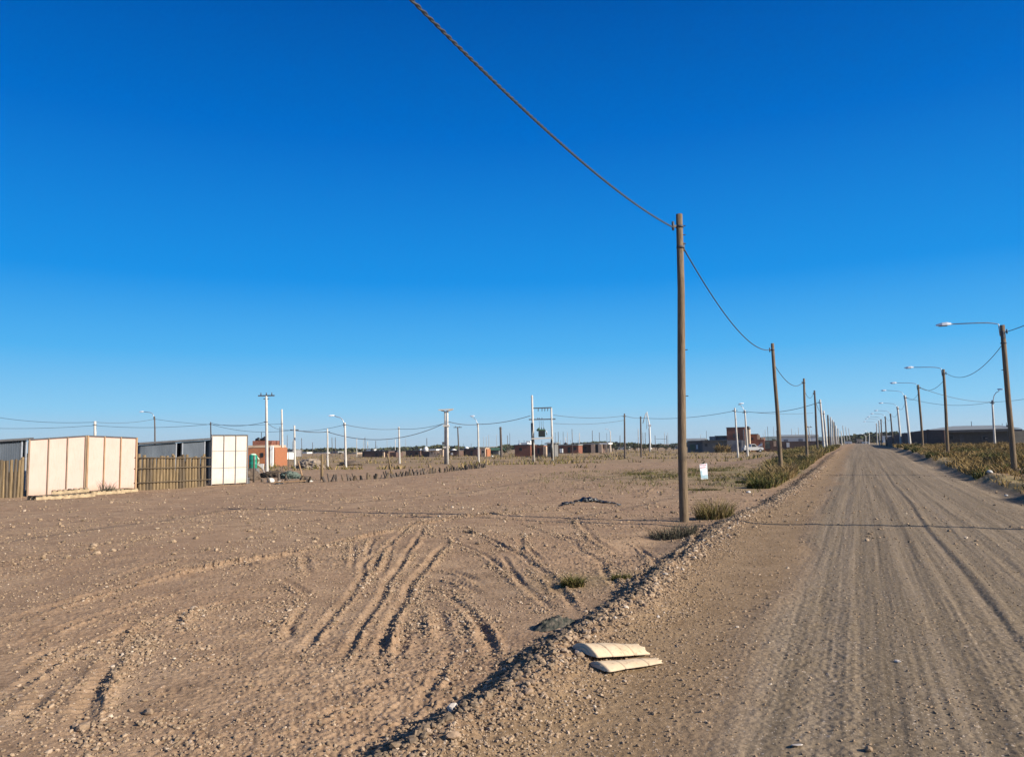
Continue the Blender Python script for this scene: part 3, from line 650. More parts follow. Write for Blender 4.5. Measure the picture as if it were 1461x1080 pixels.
# low scrub lines on the plain
n = 60000; D_ = RNG.uniform(62, 190, n); X_ = D_ * np.tan(np.radians(RNG.uniform(-36, 20, n))); cl = pn(X_ * .05, D_ * .16, 92) + .5 * pn(X_ * .4, D_ * .4, 93)
uq, vq = uv(X_, D_); k = (cl > .42) & (vq < -9); P = np.stack([X_, D_], -1)[k]
grass_obj('plain_scrub', P, (.12 + .4 * RNG.uniform(0, 1, k.sum()) ** 2) * (.6 + cl[k]), .7, .05, .62 + RNG.normal(0, .2, k.sum()), MAT['green_grass'], 'low patches of scrub scattered over the plain', 'stuff')
def tuft(name, px, py, rad, hgt, n, m, label, cat, tint=.4, wid=.004, lean=.9, ell=1.0, group=None, D=None):
    """one plant: blades fanning out of a common base"""
    c_ = g(px, py) if D is None else at(px, py, D)[:2]; r = rad * np.sqrt(RNG.uniform(0, 1, n)) * .45; a = RNG.uniform(0, 2 * np.pi, n)
    P = np.stack([c_[0] + r * np.cos(a) * ell * 1.2, c_[1] + r * np.sin(a)], -1)
    h = hgt * (.2 + .8 * RNG.uniform(0, 1, n) ** 1.8) * (1 - .4 * (r / (rad * .45)) ** 2)
    V, F, T = blades(P, h, (lean * rad / hgt * .5 + .25) * RNG.uniform(.2, 1.3, n), wid, tint + RNG.normal(0, .2, n), Z=H(P[:, 0], P[:, 1]), dirs=a + RNG.normal(0, .5, n))
    z0 = H(c_[0], c_[1]); V = V - np.array([c_[0], c_[1], z0])
    o = link(name, numesh(name, V, F, m, attr=T), None, None, (c_[0], c_[1], z0))
    return tag(o, label, cat, group)
tuft('grass_tussock', 1019, 742, .56, .60, 1000, MAT['green_grass'], 'bushy green and straw tussock just right of the tall near pole', 'grass tuft', .62, .005, 1.5, 1.3)
tuft('grass_tussock', 817, 838, .24, .17, 900, MAT['green_grass'], 'small bright green tuft alone on the dirt left of the berm', 'grass tuft', .42, .004, 1.1)
tuft('grass_tussock', 886, 828, .16, .09, 320, MAT['green_grass'], 'tiny flat green tuft close to the berm', 'grass tuft', .35, .004, 1.0, 1.5)
tuft('dead_bush', 962, 766, .55, .34, 800, MAT['twig'], 'low dark dead bush at the foot of the tall near pole', 'bush', .45, .0045, 1.3, 1.5)
tuft('grass_tussock', 1083, 697, .55, .45, 900, MAT['green_grass'], 'dark green clump in front of the second roadside pole', 'grass tuft', .2, .012, 1.0, 1.4)
tuft('grass_tussock', 1066, 690, .5, .22, 600, MAT['green_grass'], 'low green clump behind the white stones left of the second roadside pole', 'grass tuft', .25, .012, 1.0, 1.8)
tuft('grass_tussock', 1000, 700, .6, .10, 500, MAT['green_grass'], 'flat green grass mat in front of the white sign', 'grass tuft', .3, .010, 1.2, 2.2)
tuft('dead_bush', 152, 706, .5, .75, 260, MAT['twig'], 'wispy dead tumbleweed against the white board panels', 'bush', .5, .008, 1.0)
tuft('grass_tussock', 1031, 641, 2.6, 2.2, 700, MAT['dry_grass'], 'yellow green shrub in front of the dark house beside the two storey house', 'shrub', .4, .09, .8, D=156)
# ------------------------------------------------------------------ poles
def foot(px, D, py=650):
    p = at(px, py, D); return np.array([p[0], p[1], H(p[0], p[1])])
def upto(px, py, D): return at(px, py, D)
PT = {}     # named hanging points for the wires
def lamp_arm(parent, top, dirv, L, rise, m='galv', r=.028, head=True, hl=.62):
    """bent tube and a flat luminaire on its end"""
    d = np.array([dirv[0], dirv[1], 0.0]); d /= np.linalg.norm(d); z = np.array([0, 0, 1.0]); t0 = np.array(top, float)
    MB().tube([t0 - z * .45 + d * .10, t0 + z * (.05) + d * .13, t0 + z * (rise * .55) + d * .26, t0 + z * rise * .85 + d * .5, t0 + z * rise + d * .85, t0 + z * (rise * 1.2) + d * (L - hl)], r, 8).build('lamp_arm', MAT[m], parent)
    e = t0 + z * (rise * 1.2) + d * (L - hl)
    if head:
        sdv = np.cross(z, d); vs = []
        for t_, w_, h0, h1 in ((-.06, .045, -.03, .05), (.10, .10, -.04, .085), (hl * .55, .12, -.045, .075), (hl * .9, .09, -.035, .03), (hl, .04, -.02, .01)):
            p = e + d * t_; vs.append([p - sdv * w_ + z * h0, p + sdv * w_ + z * h0, p + sdv * w_ * .7 + z * h1, p - sdv * w_ * .7 + z * h1])
        mb = MB(); flat = [q for ring in vs for q in ring]
        fs = [(0, 1, 2, 3)] + [(k * 4 + a, k * 4 + (a + 1) % 4, k * 4 + 4 + (a + 1) % 4, k * 4 + 4 + a) for k in range(4) for a in range(4)] + [(19, 18, 17, 16)]
        mb.add(flat, [f[::-1] for f in fs]); hd = mb.build('lamp_head', MAT['lamp_white'], parent)
        MB().box(e + d * hl * .48 - z * .055, (hl * .62, .17, .035), rz=math.atan2(d[1], d[0])).build('lamp_glass', MAT['lens'], hd)
def pole(name, label, cat, base, top, r0, r1, m, group=None, parts=(), hole=True, n=10):
    """tapered pole from base to top; parts: functions that add children"""
    b = np.array(base, float); t_ = np.array(top, float); d = t_ - b
    pts = [b - np.array([0, 0, .35])] + [b + d * f + (np.array([math.sin(f * 5 + b[0]) * .02, math.cos(f * 4 + b[1]) * .012, 0]) * (r0 < .12) * (0 < f < 1)) for f in (0, .25, .5, .75, 1)]
    rad = [r0] + [r0 + (r1 - r0) * f for f in (0, .25, .5, .75, 1)]
    if not parts:
        o = MB().tube(pts, rad, n).build(name, MAT[m], None, b); return tag(o, label, cat, group)
    e = empty(name, b); MB().tube(pts, rad, n).build('shaft', MAT[m], e)
    for f in parts: f(e, b, t_)
    return tag(e, label, cat, group)
VL = np.array([-CA, SA, 0.0])          # across the road, towards the left
UL = np.array([SA, CA, 0.0])           # along the road, away
def bracket(z_off, side, w_=.16):
    def f(e, b, t_):
        p = t_ + np.array([0, 0, z_off]) ; q = p + np.array(side, float) * w_
        MB().bar(p, q, .035, .05).tube([q + np.array([0, 0, -.09]), q + np.array([0, 0, .10])], .028, 8).build('cable_bracket', MAT['iron'], e)
    return f
def band(z_off, r):
    def f(e, b, t_):
        p = t_ + np.array([0, 0, z_off]); MB().tube([p - np.array([0, 0, .025]), p + np.array([0, 0, .025])], r, 12).build('steel_band', MAT['iron'], e)
    return f
def tag_plate(zf):
    def f(e, b, t_):
        p = b + (t_ - b) * zf + np.array([.05, -.10, 0]); MB().box(p, (.05, .02, .07)).build('tag_plate', MAT['galv'], e)
    return f
def steps(e, b, t_):
    for f_ in (.96, .93, .90, .55, .40):
        p = b + (t_ - b) * f_; MB().bar(p, p + np.array([.13, -.02, 0]), .018).build('spike', MAT['iron'], e)
# left row along the road
LG = 'poles along the left of the road'
b = foot(976, 16.45, 738); t_ = upto(969, 306, 16.45)
pole('utility_pole', 'tallest and nearest wooden pole on the left, the twisted cable tied to its top', 'pole', b, t_, .099, .070, 'old_wood', LG,
     (bracket(-.28, VL * .7 - UL * .7, .17), bracket(-.72, UL * .8 - VL * .4, .12), band(-.28, .085), band(-.74, .087), steps), n=18)
PT['L1a'] = t_ + np.array([0, 0, -.30]) + (VL * .7 - UL * .7) * .18; PT['L1b'] = t_ + np.array([0, 0, -.74]) + (UL * .8 - VL * .4) * .12
rows = [(1115, 34.3, 683, 1102, 490, .10, .07, 'old_wood', 'second wooden pole on the left of the road, rising from green weeds, leaning left'),
        (1152, 53.5, 662, 1147, 540, .10, .07, 'old_wood', 'third wooden pole on the left of the road, bare top above the weeds'),
        (1167, 72, 650, 1162, 557, .11, .08, 'dark_wood', 'fourth pole on the left of the road, thin dark wood before the white concrete pair')]
prev = None
for k, (xb, D, yb, xt, yt, r0, r1, m, lab) in enumerate(rows):
    b = foot(xb, D, yb); t_ = upto(xt, yt, D)
    pole('utility_pole', lab, 'pole', b, t_, r0, r1, m, LG, (bracket(-.30, VL * .8 - UL * .5, .15), band(-.3, r1 + .012), bracket(-.9, UL * .8 - VL * .3, .1)), n=12)
    PT['L%da' % (k + 2)] = t_ + np.array([0, 0, -.30]) + (VL * .8 - UL * .5) * .15; PT['L%db' % (k + 2)] = t_ + np.array([0, 0, -.9]) + UL * .1
for k, (xb, D, xt, yt, lab) in enumerate([(1176.5, 90, 1170, 570, 'tall white concrete pole, fifth on the left roadside, a cable leaving its top leftward'),
        (1180.5, 97, 1175, 586, 'slightly shorter white concrete pole right behind the tall fifth one on the left roadside')]):
    b = foot(xb, D); t_ = upto(xt, yt, D)
    pole('concrete_pole', lab, 'pole', b, t_, .15, .10, 'concrete', LG, (bracket(-.35, VL, .2), band(-.4, .135)), n=12)
    PT['C%d' % k] = t_ + np.array([0, 0, -.35]) + VL * .2
ords = ['seventh', 'eighth', 'ninth', 'tenth', 'eleventh', 'twelfth', 'thirteenth']
for k, (xb, D, xt, yt, m) in enumerate([(1184, 106, 1181, 592, 'dark_wood'), (1187, 115, 1185, 595, 'concrete_old'), (1190, 126, 1188, 599, 'concrete_old'), (1192, 134, 1190, 602, 'dark_wood'),
        (1194.5, 145, 1192.5, 607, 'concrete'), (1197, 156, 1195.5, 611, 'concrete_old'), (1202, 190, 1200, 615, 'concrete')]):
    b = foot(xb, D); t_ = upto(xt, yt, D)
    pole('utility_pole', '%s pole of the left roadside row, %s, toward the road end' % (ords[k], {'dark_wood': 'dark wood', 'concrete': 'pale concrete', 'concrete_old': 'stained grey concrete'}[m]), 'pole', b, t_, .14, .10, m, LG)
    PT['M%d' % k] = t_ + np.array([0, 0, -.3])
# right row of street lamps
RG = 'street lamps along the right of the road'
lamps = [(1448, 31.5, 680, 1430, 464, .112, .09, 'old_wood', 2.42, .16, 'nearest street lamp at the right edge, thick wooden pole with a long arm'),
         (1353, 52.6, 656, 1346, 527, .11, .085, 'old_wood', 2.4, .20, 'second street lamp on the right of the road, wooden pole rising from dry grass'),
         (1317, 70.5, 645, 1310, 549, .11, .085, 'old_wood', 2.35, .22, 'third street lamp on the right of the road, thin wooden pole before the dark wall'),
         (1299, 88.7, 641, 1291, 564, .15, .11, 'concrete', 2.5, .55, 'fourth street lamp on the right, white concrete pole with its arm rising to the left'),
         (1286, 104, 641, 1280.5, 580, .14, .11, 'concrete', 2.3, .45, 'fifth street lamp on the right, pale concrete pole half against the dark wall'),
         (1274.5, 121, 640, 1270.5, 590, .12, .10, 'dark_wood', 2.35, .45, 'sixth street lamp on the right, slim dark pole above the far wall'),
         (1265.5, 135, 640, 1263, 594, .12, .10, 'dark_wood', 2.4, .45, 'seventh street lamp on the right of the road, dark slim pole'),
         (1258.5, 150, 640, 1257, 598, .12, .10, 'dark_wood', 2.5, .45, 'eighth street lamp on the right roadside, near the far end of the wall'),
         (1255.5, 162, 638, 1254, 600, .13, .11, 'concrete_old', 2.7, .4, 'ninth street lamp on the right, pale pole beside the eighth one'),
         (1252, 176, 638, 1250.5, 604, .13, .11, 'concrete_old', 2.8, .4, 'farthest street lamp on the right with a visible arm')]
for k, (xb, D, yb, xt, yt, r0, r1, m, L, rise, lab) in enumerate(lamps):
    b = foot(xb, D, yb); t_ = upto(xt, yt, D)
    parts = [lambda e, b, t_, L=L, rise=rise: lamp_arm(e, t_, VL, L, rise, r=.022, hl=.52)]
    if k < 5: parts += [bracket(-.28, -VL * .9, .16), band(-.28, r1 + .012)]
    if k == 0: parts += [bracket(-.75, UL, .12), band(-.75, .115), lambda e, b, t_: MB().box(t_ + np.array([-.03, -.1, -.42]), (.09, .09, .30)).build('fuse_box', MAT['iron'], e),
                         lambda e, b, t_: MB().bar(b + (t_ - b) * .69, b + (t_ - b) * .69 - VL * -.16, .03).build('spike', MAT['iron'], e)]
    pole('street_lamp', lab, 'street lamp', b, t_, r0, r1, m, RG, parts, n=14 if k < 3 else 10)
    PT['R%d' % k] = t_ + np.array([0, 0, -.28]) - VL * .16; PT['R%dn' % k] = t_ + np.array([0, 0, -.75])
# the lamp of the same row just outside the frame: its shadow crosses the road
x0, y0 = xy(15.7, 6.2); b = np.array([x0, y0, H(x0, y0)]); t_ = b + np.array([-.1, 0, 6.3])
pole('street_lamp', 'street lamp just beyond the right edge whose shadow crosses the road', 'street lamp', b, t_, .085, .07, 'old_wood', RG, (lambda e, b, t_: lamp_arm(e, t_, VL, 2.7, .16), bracket(-.28, -VL * .9, .16)))
PT['R-1'] = t_ + np.array([0, 0, -.28]) - VL * .16
# poles over the plain
def crossarm(zo, L, m='iron', sz=.11, px_dir=(1, 0, 0), pins=3):
    def f(e, b, t_):
        p = t_ + np.array([0, 0, zo]); dv = np.array(px_dir, float); mb = MB().bar(p - dv * L / 2, p + dv * L / 2, sz, sz)
        a = mb.build('crossarm', MAT[m], e)
        for k in range(pins):
            q = p + dv * L * ((k + .5) / pins - .5); MB().tube([q + np.array([0, 0, sz / 2]), q + np.array([0, 0, sz / 2 + .22])], [.05, .035], 6).build('insulator', MAT['iron'], a)
    return f
def plainpole(name, label, xb, D, xt, yt, r, m, parts=(), group='poles across the plain', yb=655):
    b = foot(xb, D, yb); t_ = upto(xt, yt, D); return pole(name, label, 'pole', b, t_, r * .72, r * .52, m, group, parts, n=10), t_
def lampup(dirv, L, rise): return lambda e, b, t_: lamp_arm(e, t_, dirv, L, rise, r=.04, hl=.6)
_, q = plainpole('concrete_pole', 'tall white concrete pole with a dark crossarm beside the orange brick house', 381, 68, 380, 565, .19, 'concrete', (crossarm(.03, 1.45), band(-2.3, .17), crossarm(-.25, .5, sz=.07, pins=0)), yb=672)
PT['T1'] = q + np.array([0, 0, -2.3])
_, q = plainpole('concrete_pole', 'tall bare concrete pole right of the crossarm pole by the orange house', 403.3, 96, 402, 584, .20, 'concrete', (band(-1.8, .18),), yb=662); PT['T2'] = q + np.array([0, 0, -1.8]); PT['T2b'] = q + np.array([0, 0, -2.5])
_, q = plainpole('concrete_pole', 'short white concrete pole carrying the thick cable at its left start', 421, 80, 420, 607, .16, 'concrete', (crossarm(-.45, .9, sz=.06, pins=0),), yb=667); PT['T3'] = q + np.array([0, 0, -.45])
_, q = plainpole('concrete_pole', 'short concrete pole between the thick cable start and the lamp pole', 467.7, 88, 467, 611, .15, 'concrete', (crossarm(-.4, .6, sz=.06, pins=0),), yb=663); PT['T4'] = q + np.array([0, 0, -.4])
_, q = plainpole('concrete_lamp_pole', 'white concrete lamp pole with its arm to the left, behind the stake row', 493.5, 78, 492, 603, .17, 'concrete', (lampup((-1, .1), 1.75, .62), band(-.2, .15)), yb=672); PT['T5'] = q + np.array([0, 0, -.2])
_, q = plainpole('concrete_pole', 'plain concrete pole midway between the lamp pole and the twin pole', 570.2, 98, 569, 609, .17, 'concrete', (band(-.2, .15),), yb=659); PT['T6'] = q + np.array([0, 0, -.25])
# twin pole
e = None
b1 = foot(638.2, 90, 661); t1 = upto(635, 588, 90); t2 = upto(638.3, 587, 90); b0 = foot(635.4, 90.3, 661)
e = empty('twin_pole', b1)
MB().tube([b0 - np.array([0, 0, .3]), t1], [.15, .11], 10).build('shaft', MAT['concrete_old'], e); MB().tube([b1 - np.array([0, 0, .3]), t2], [.18, .12], 10).build('shaft', MAT['concrete'], e)
for p0, p1 in ((t1 + np.array([-.5, 0, .22]), t1 + np.array([.1, -.1, .02])), (t2 + np.array([-.15, 0, .0]), t2 + np.array([.62, .1, .22]))):
    MB().bar(p0, p1, .16, .12).build('crossarm', MAT['render_beige'], e)
MB().bar(t1 + np.array([-.75, -.3, .25]), t2 + np.array([.75, -.3, .25]), .12, .12).build('crossarm', MAT['concrete'], e)
for zf in (.27, .68): MB().box((t1 + t2) / 2 * (1 - zf) + (b0 + b1) / 2 * zf, (.75, .45, .18)).build('clamp', MAT['concrete'], e)
MB().box(t1 * .4 + b0 * .6 + np.array([-.22, -.1, 0]), (.25, .3, .3)).build('cable_box', MAT['iron'], e)
tag(e, 'white twin concrete pole joined by clamps with crossarms on top', 'pole', 'poles across the plain')
PT['T7l'] = t1 * .78 + b0 * .22 + np.array([-.1, -.2, 0]); PT['T7r'] = t2 * .80 + b1 * .20 + np.array([.2, -.2, 0])
_, q = plainpole('concrete_lamp_pole', 'white concrete lamp pole between the twin pole and the transformer, arm pointing up left', 683, 98, 682, 604, .19, 'concrete', (lampup((-1, .3), 1.1, .8), band(-.1, .16)), yb=659); PT['T8'] = q + np.array([0, 0, -.12])
plainpole('utility_pole', 'dark wooden pole with a small crossarm behind the twin pole', 655, 150, 653, 609, .22, 'dark_wood', (crossarm(-.1, 1.6, sz=.14, pins=2),))
plainpole('utility_pole', 'stout dark pole left of the transformer platform', 715.5, 140, 714, 609, .36, 'dark_wood', (band(-.3, .33),))
_, q = plainpole('utility_pole', 'dark wooden pole alone on the plain right of the transformer', 891.5, 105, 891, 590, .19, 'dark_wood', (crossarm(-.4, .5, sz=.08, pins=0),), yb=655); PT['T9'] = q + np.array([0, 0, -.3]); PT['T9b'] = q + np.array([0, 0, -.9])
_, q = plainpole('utility_pole', 'second dark wooden pole, slightly shorter, left of the tall near pole', 915, 116, 914, 594, .20, 'dark_wood', (band(-.2, .18),)); PT['T10'] = q + np.array([0, 0, -.25])
_, q = plainpole('concrete_pole', 'left one of the white concrete pair before the two storey brick house', 1053, 103, 1048.3, 582, .19, 'concrete', (band(-.5, .17), crossarm(-.35, .7, sz=.07, pins=0)), yb=651); PT['T11'] = q + np.array([-.1, 0, -.4])
_, q = plainpole('concrete_lamp_pole', 'right one of the white concrete pair, with a small lamp tilted over its top', 1067, 103, 1062.6, 585, .19, 'concrete', (lampup((-1, .2), .75, .75), band(-.2, .17), crossarm(-.35, .7, sz=.07, pins=0)), yb=651); PT['T12'] = q + np.array([.1, 0, -.2])
_, q = plainpole('wooden_lamp_pole', 'wooden lamp pole rising behind the metal sheds with its arm to the left', 222, 100, 220.5, 594, .15, 'dark_wood', (lampup((-1, .25), 2.35, .55),)); PT['B1'] = q + np.array([0, 0, -.35])
_, q = plainpole('concrete_pole', 'concrete pole top showing over the white board panels', 136, 90, 135.5, 601, .26, 'concrete', (band(-.4, .24),)); PT['B0'] = q + np.array([0, 0, -.1]); PT['B0b'] = q + np.array([0, 0, -.5])
_, q = plainpole('utility_pole', 'thin dark pole rising over the cream panel of three boards', 301, 85, 300.5, 602, .11, 'dark_wood', (band(-.2, .11),)); PT['B2'] = q + np.array([0, 0, -.1]); PT['B2b'] = q + np.array([0, 0, -.25])
_, q = plainpole('concrete_lamp_pole', 'white concrete lamp pole standing in front of the dark house on the right', 1420, 84, 1415.5, 571, .17, 'concrete', (lampup((.5, -1), 1.3, .95), band(-.25, .15), crossarm(-.3, .5, sz=.07, pins=0)), yb=641); PT['H1'] = q + np.array([-.1, 0, -.2])
_, q = plainpole('utility_pole', 'slim pole with a small crossarm left of the fourth roadside pole, before the white warehouse', 1157, 150, 1154, 608, .15, 'concrete_old', (crossarm(-.2, 1.2, sz=.12, pins=2),))
# distant poles, each a single thin mast
for xb, D, xt, yt, m, lab in [
    (807, 190, 806.6, 624, 'concrete', 'short white pole at the right of the transformer, in front of the brick house row'),
    (827, 190, 826.6, 618, 'concrete', 'pale pole at the left end of the flat roofed house with white columns'),
    (846, 200, 845, 614, 'dark_wood', 'dark pole at the middle of the flat roofed house with white columns'),
    (856, 230, 855, 617, 'dark_wood', 'thin dark pole near the right end of the flat roofed house'),
    (885, 240, 884.6, 621, 'dark_wood', 'thin dark distant pole just left of the lone wooden pole on the plain'),
    (952, 240, 951, 621, 'dark_wood', 'thin dark distant pole close to the left side of the tall near pole'),
    (935.5, 240, 934.6, 621, 'dark_wood', 'thin dark pole at the left end of a distant crossbar'),
    (921, 220, 920.5, 617, 'dark_wood', 'thin dark pole between the second wooden pole and the pale tall mast'),
    (911, 230, 910.5, 612, 'concrete_old', 'pale reddish pole just left of the second wooden pole of the plain'),
    (817, 150, 816, 612, 'dark_wood', 'dark pole with a box, right of the transformer platform'),
    (797, 165, 796.4, 616, 'dark_wood', 'dark pole standing directly right of the transformer platform'),
    (724.5, 210, 724, 621, 'dark_wood', 'thin pole between the stout dark pole and the transformer'),
    (609, 190, 609, 625, 'dark_wood', 'dark pole rising behind the white roof tanks left of the twin pole'),
    (564, 190, 564, 627, 'concrete', 'short pale pole left of the plain concrete pole midway on the field'),
    (536, 200, 536, 629, 'dark_wood', 'short dark pole above the right half of the low dark brick house'),
    (525, 190, 524.5, 630, 'concrete', 'short white pole in front of the low dark brick house'),
    (521, 200, 520.7, 624, 'dark_wood', 'dark pole above the white roof of the low brick house'),
    (509, 180, 509, 625, 'concrete', 'pale pole at the left end of the low dark brick house'),
    (479, 190, 478.4, 624, 'dark_wood', 'right one of two thin dark masts right of the short concrete pole'),
    (474, 190, 473.6, 624, 'dark_wood', 'left one of two thin dark masts right of the short concrete pole'),
    (446, 220, 446, 631, 'dark_wood', 'faint thin mast over the grey gravel heap'),
    (430.5, 190, 430.3, 625, 'dark_wood', 'thin dark mast right of the pole that starts the thick cable'),
    (411.5, 70, 411.5, 645, 'dark_wood', 'short dark post between the bare concrete pole and the cable start pole'),
]:
    b = foot(xb, D); t_ = upto(xt, yt, D); r = .00052 * D if m != 'dark_wood' else .00042 * D
    pole('distant_pole', lab, 'pole', b, t_, r, r * .85, m, 'thin distant poles on the horizon', n=6)
rr = random.Random(5)
for k in range(34):
    xq = rr.choice([rr.uniform(405, 640), rr.uniform(640, 960), rr.uniform(640, 960), rr.uniform(985, 1035), rr.uniform(1085, 1160)]); D = rr.uniform(260, 420); b = foot(xq, D); hgt = rr.uniform(5.5, 8)
    pole('distant_pole', 'one of many hair thin poles standing far off on the hazy horizon', 'pole', b, b + np.array([rr.uniform(-.1, .1), 0, hgt]), .10, .08, rr.choice(['concrete_old', 'dark_wood', 'concrete_old']), 'hair thin poles far off', n=5)
for k, (xq, yt, D, lab) in enumerate([(871.5, 615, 200, 'small distant lamp pole at the right end of the flat roofed house'), (1236, 622, 215, 'tiny lamp pole at the far end of the road, right side'), (1241, 618, 200, 'tiny lamp pole just before the end of the right lamp row')]):
    b = foot(xq, D); t_ = upto(xq - .8, yt, D); pole('concrete_lamp_pole', lab, 'pole', b, t_, .14, .11, 'concrete', 'thin distant poles on the horizon', (lampup((-1, .3), 1.4, .5),), n=8)
for k, xq in enumerate((1206, 1210, 1214)):
    b = foot(xq, 235 + 25 * k); pole('distant_pole', ['pale stub of a pole where the left row ends', 'second tiny pole after the left row ends', 'tiniest pole at the vanishing end of the left row'][k], 'pole', b, b + np.array([-.3, 0, 5.6]), .12, .1, 'concrete_old', 'thin distant poles on the horizon', n=6)
# tall pale mast with a kinked arm
D = 190; e = empty('tall_mast', foot(927.5, D)); b = foot(927.5, D)
MB().tube([b, upto(927.8, 628, D), upto(926.8, 607, D), upto(924.5, 596, D), upto(923, 587, D)], [.2, .19, .16, .11, .08], 8).build('mast', MAT['render_white'], e)
MB().tube([upto(917.3, 604, D), upto(919.5, 596, D), upto(922, 589, D)], [.10, .12, .12], 6).build('stay', MAT['concrete_old'], e)
MB().tube([upto(922.7, 612, D) , upto(923, 588, D)], [.06, .06], 5).build('stay', MAT['concrete_old'], e)
MB().box(upto(926.8, 607, D), (.7, .5, .5)).build('lamp_box', MAT['galv'], e)
tag(e, 'tall pale kinked mast rising over the dark trees on the horizon', 'mast')
# transformer platform
D = 98; e = empty('transformer_platform', foot(761.5, D, 657)); bA = foot(761.5, D, 657); tA = upto(759, 564, D); bB = foot(788.5, D, 655); tB = upto(786.5, 582, D)
MB().tube([bA - np.array([0, 0, .3]), tA], [.18, .12], 12).build('shaft', MAT['concrete'], e); MB().tube([bB - np.array([0, 0, .3]), tB], [.16, .11], 12).build('shaft', MAT['concrete'], e)
MB().tube([bA * .9 + tA * .1 + np.array([-.10, -.26, 0]), bA * .42 + tA * .58 + np.array([-.10, -.24, 0])], .15, 8).build('cable_conduit', MAT['black_plastic'], e)
MB().tube([bB + np.array([-.1, -.24, .4]), bB * .6 + tB * .4 + np.array([-.08, -.22, 0])], .12, 8).build('cable_conduit', MAT['black_plastic'], e)
for ya, yb_, ext in ((582.5, 581.5, (.1, .0)), (598.5, 598, (.45, .5))):
    p = upto(760 - ext[0], ya, D); q = upto(787, yb_, D); dv = (q - p) / np.linalg.norm(q - p)
    a_ = MB().bar(p - dv * ext[0], q + dv * ext[1], .14, .14).build('crossarm', MAT['iron'], e)
    for f_ in ((.3, .5, .65, .8) if ya < 590 else (.28, .36, .5)):
        c_ = p + (q - p) * f_; MB().tube([c_ - np.array([0, 0, .08]), c_ - np.array([.03, 0, .42])] if ya < 590 else [c_, c_ + np.array([0, 0, .22])], [.06, .045], 6).build('insulator', MAT['iron'], a_)
p = upto(758, 626, D); q = upto(789, 624.5, D); MB().bar(p, q, 1.0, .16).build('platform', MAT['concrete'], e)
tc = upto(773, 617.8, D); tb = MB().box(tc, (.85, .75, .98)).build('transformer_tank', MAT['green_roof'], e)
for k in range(6): MB().box(tc + np.array([-.36 + .145 * k, -.44, -.05]), (.04, .14, .80)).build('cooling_fin', MAT['iron'], tb)
for k in range(3): MB().tube([tc + np.array([-.28 + .28 * k, 0, .5]), tc + np.array([-.30 + .28 * k, 0, .72])], [.07, .05], 6).build('bushing', MAT['iron'], tb)
MB().tube([tc + np.array([-.62, 0, .30]), tc + np.array([-.30, 0, .62])], .13, 8).build('oil_conservator', MAT['green_roof'], e)
MB().tube([tc + np.array([.42, 0, .38]), tc + np.array([.62, 0, .18]), tc + np.array([.64, 0, -.25])], .07, 6).build('oil_pipe', MAT['galv'], e)
for k in range(3): MB().tube([upto(769 + 3 * k, 600, D), upto(770 + 2.4 * k, 606, D), tc + np.array([-.3 + .28 * k, 0, .7])], .018, 4).build('lead_wire', MAT['cable_far'], e)
tag(e, 'electric transformer on a platform between two white concrete poles', 'transformer')
PT['X1'] = upto(757, 593, D); PT['X2'] = upto(789.5, 592, D); PT['X2b'] = upto(789.5, 604, D)
# ------------------------------------------------------------------ cables
def cable(a, b, sag, r, label, m='cable_far', name='overhead_cable', strands=0, n=26, group='overhead cables', seg=None):
    A = np.array(PT[a] if isinstance(a, str) else a, float); B = np.array(PT[b] if isinstance(b, str) else b, float); n = seg or n
    T_ = np.linspace(0, 1, n); P = A[None] + (B - A)[None] * T_[:, None]; P[:, 2] -= 4 * sag * T_ * (1 - T_)
    mb = MB()
    if not strands: mb.tube(P, r, 6)
    else:
        dv = (B - A) / np.linalg.norm(B - A); sx = np.cross(dv, [0, 0, 1.0]); sx /= np.linalg.norm(sx); up = np.cross(sx, dv); L = np.linalg.norm(B - A)
        for s in range(strands):
            ph = 2 * math.pi * s / strands + T_ * L / .23 * 2 * math.pi
            mb.tube(P + (np.cos(ph)[:, None] * sx + np.sin(ph)[:, None] * up) * r * 1.08, r, 7)
    o = mb.build(name, MAT[m], None, A); return tag(o, label, 'cable', group)
xq, yq = xy(-3.6, -3.32); P0 = np.array([xq, yq, 6.15])
cable('L1a', P0,   .71, .0098, 'thick twisted cable sweeping from the top of the nearest pole up out of the picture', 'cable', strands=2, seg=820)
t_ = P0 + np.array([.12, .1, .3]); b = np.array([xq + .12, yq + .1, H(xq, yq)])
pole('utility_pole', 'wooden pole behind the viewer that holds the other end of the twisted cable', 'pole', b, t_, .108, .08, 'old_wood', LG)
cable('L1b', 'L2a', .62, .016, 'sagging cable between the nearest and second pole on the left of the road', 'cable', seg=60)
cable('L2b', 'L3a', .55, .017, 'sagging cable between the second and third pole on the left of the road', 'cable')
cable('L3b', 'L4a', .45, .017, 'short sagging cable between the third and fourth pole on the left of the road', 'cable')
cable('L4b', 'C1', .3, .02, 'faint cable from the fourth pole to the white concrete pair', 'cable')
for k in range(6): cable('M%d' % k, 'M%d' % (k + 1), .25, .018, 'faint cable from the %s to the next pole of the left row' % ords[k])
cable('R-1', 'R0', .45, .014, 'cable entering from the right edge to the nearest street lamp', 'cable')
cable('R0n', 'R1', .75, .014, 'sagging cable from the nearest to the second street lamp', 'cable')
for k in range(1, 9): cable('R%dn' % k, 'R%d' % (k + 1), .45, .015, 'sagging cable from the %s to the next street lamp' % ['', 'second', 'third', 'fourth', 'fifth', 'sixth', 'seventh', 'eighth', 'ninth'][k], 'cable')
cable(upto(-12, 594, 100), 'B0', .35, .024, 'upper thin cable crossing the sky at the far left edge')
cable('B0', 'B1', .28, .024, 'upper thin cable from the pole behind the panels to the wooden lamp pole')
cable(upto(-12, 611, 95), 'B0b', .15, .022, 'lower thin cable crossing the sky at the far left edge')
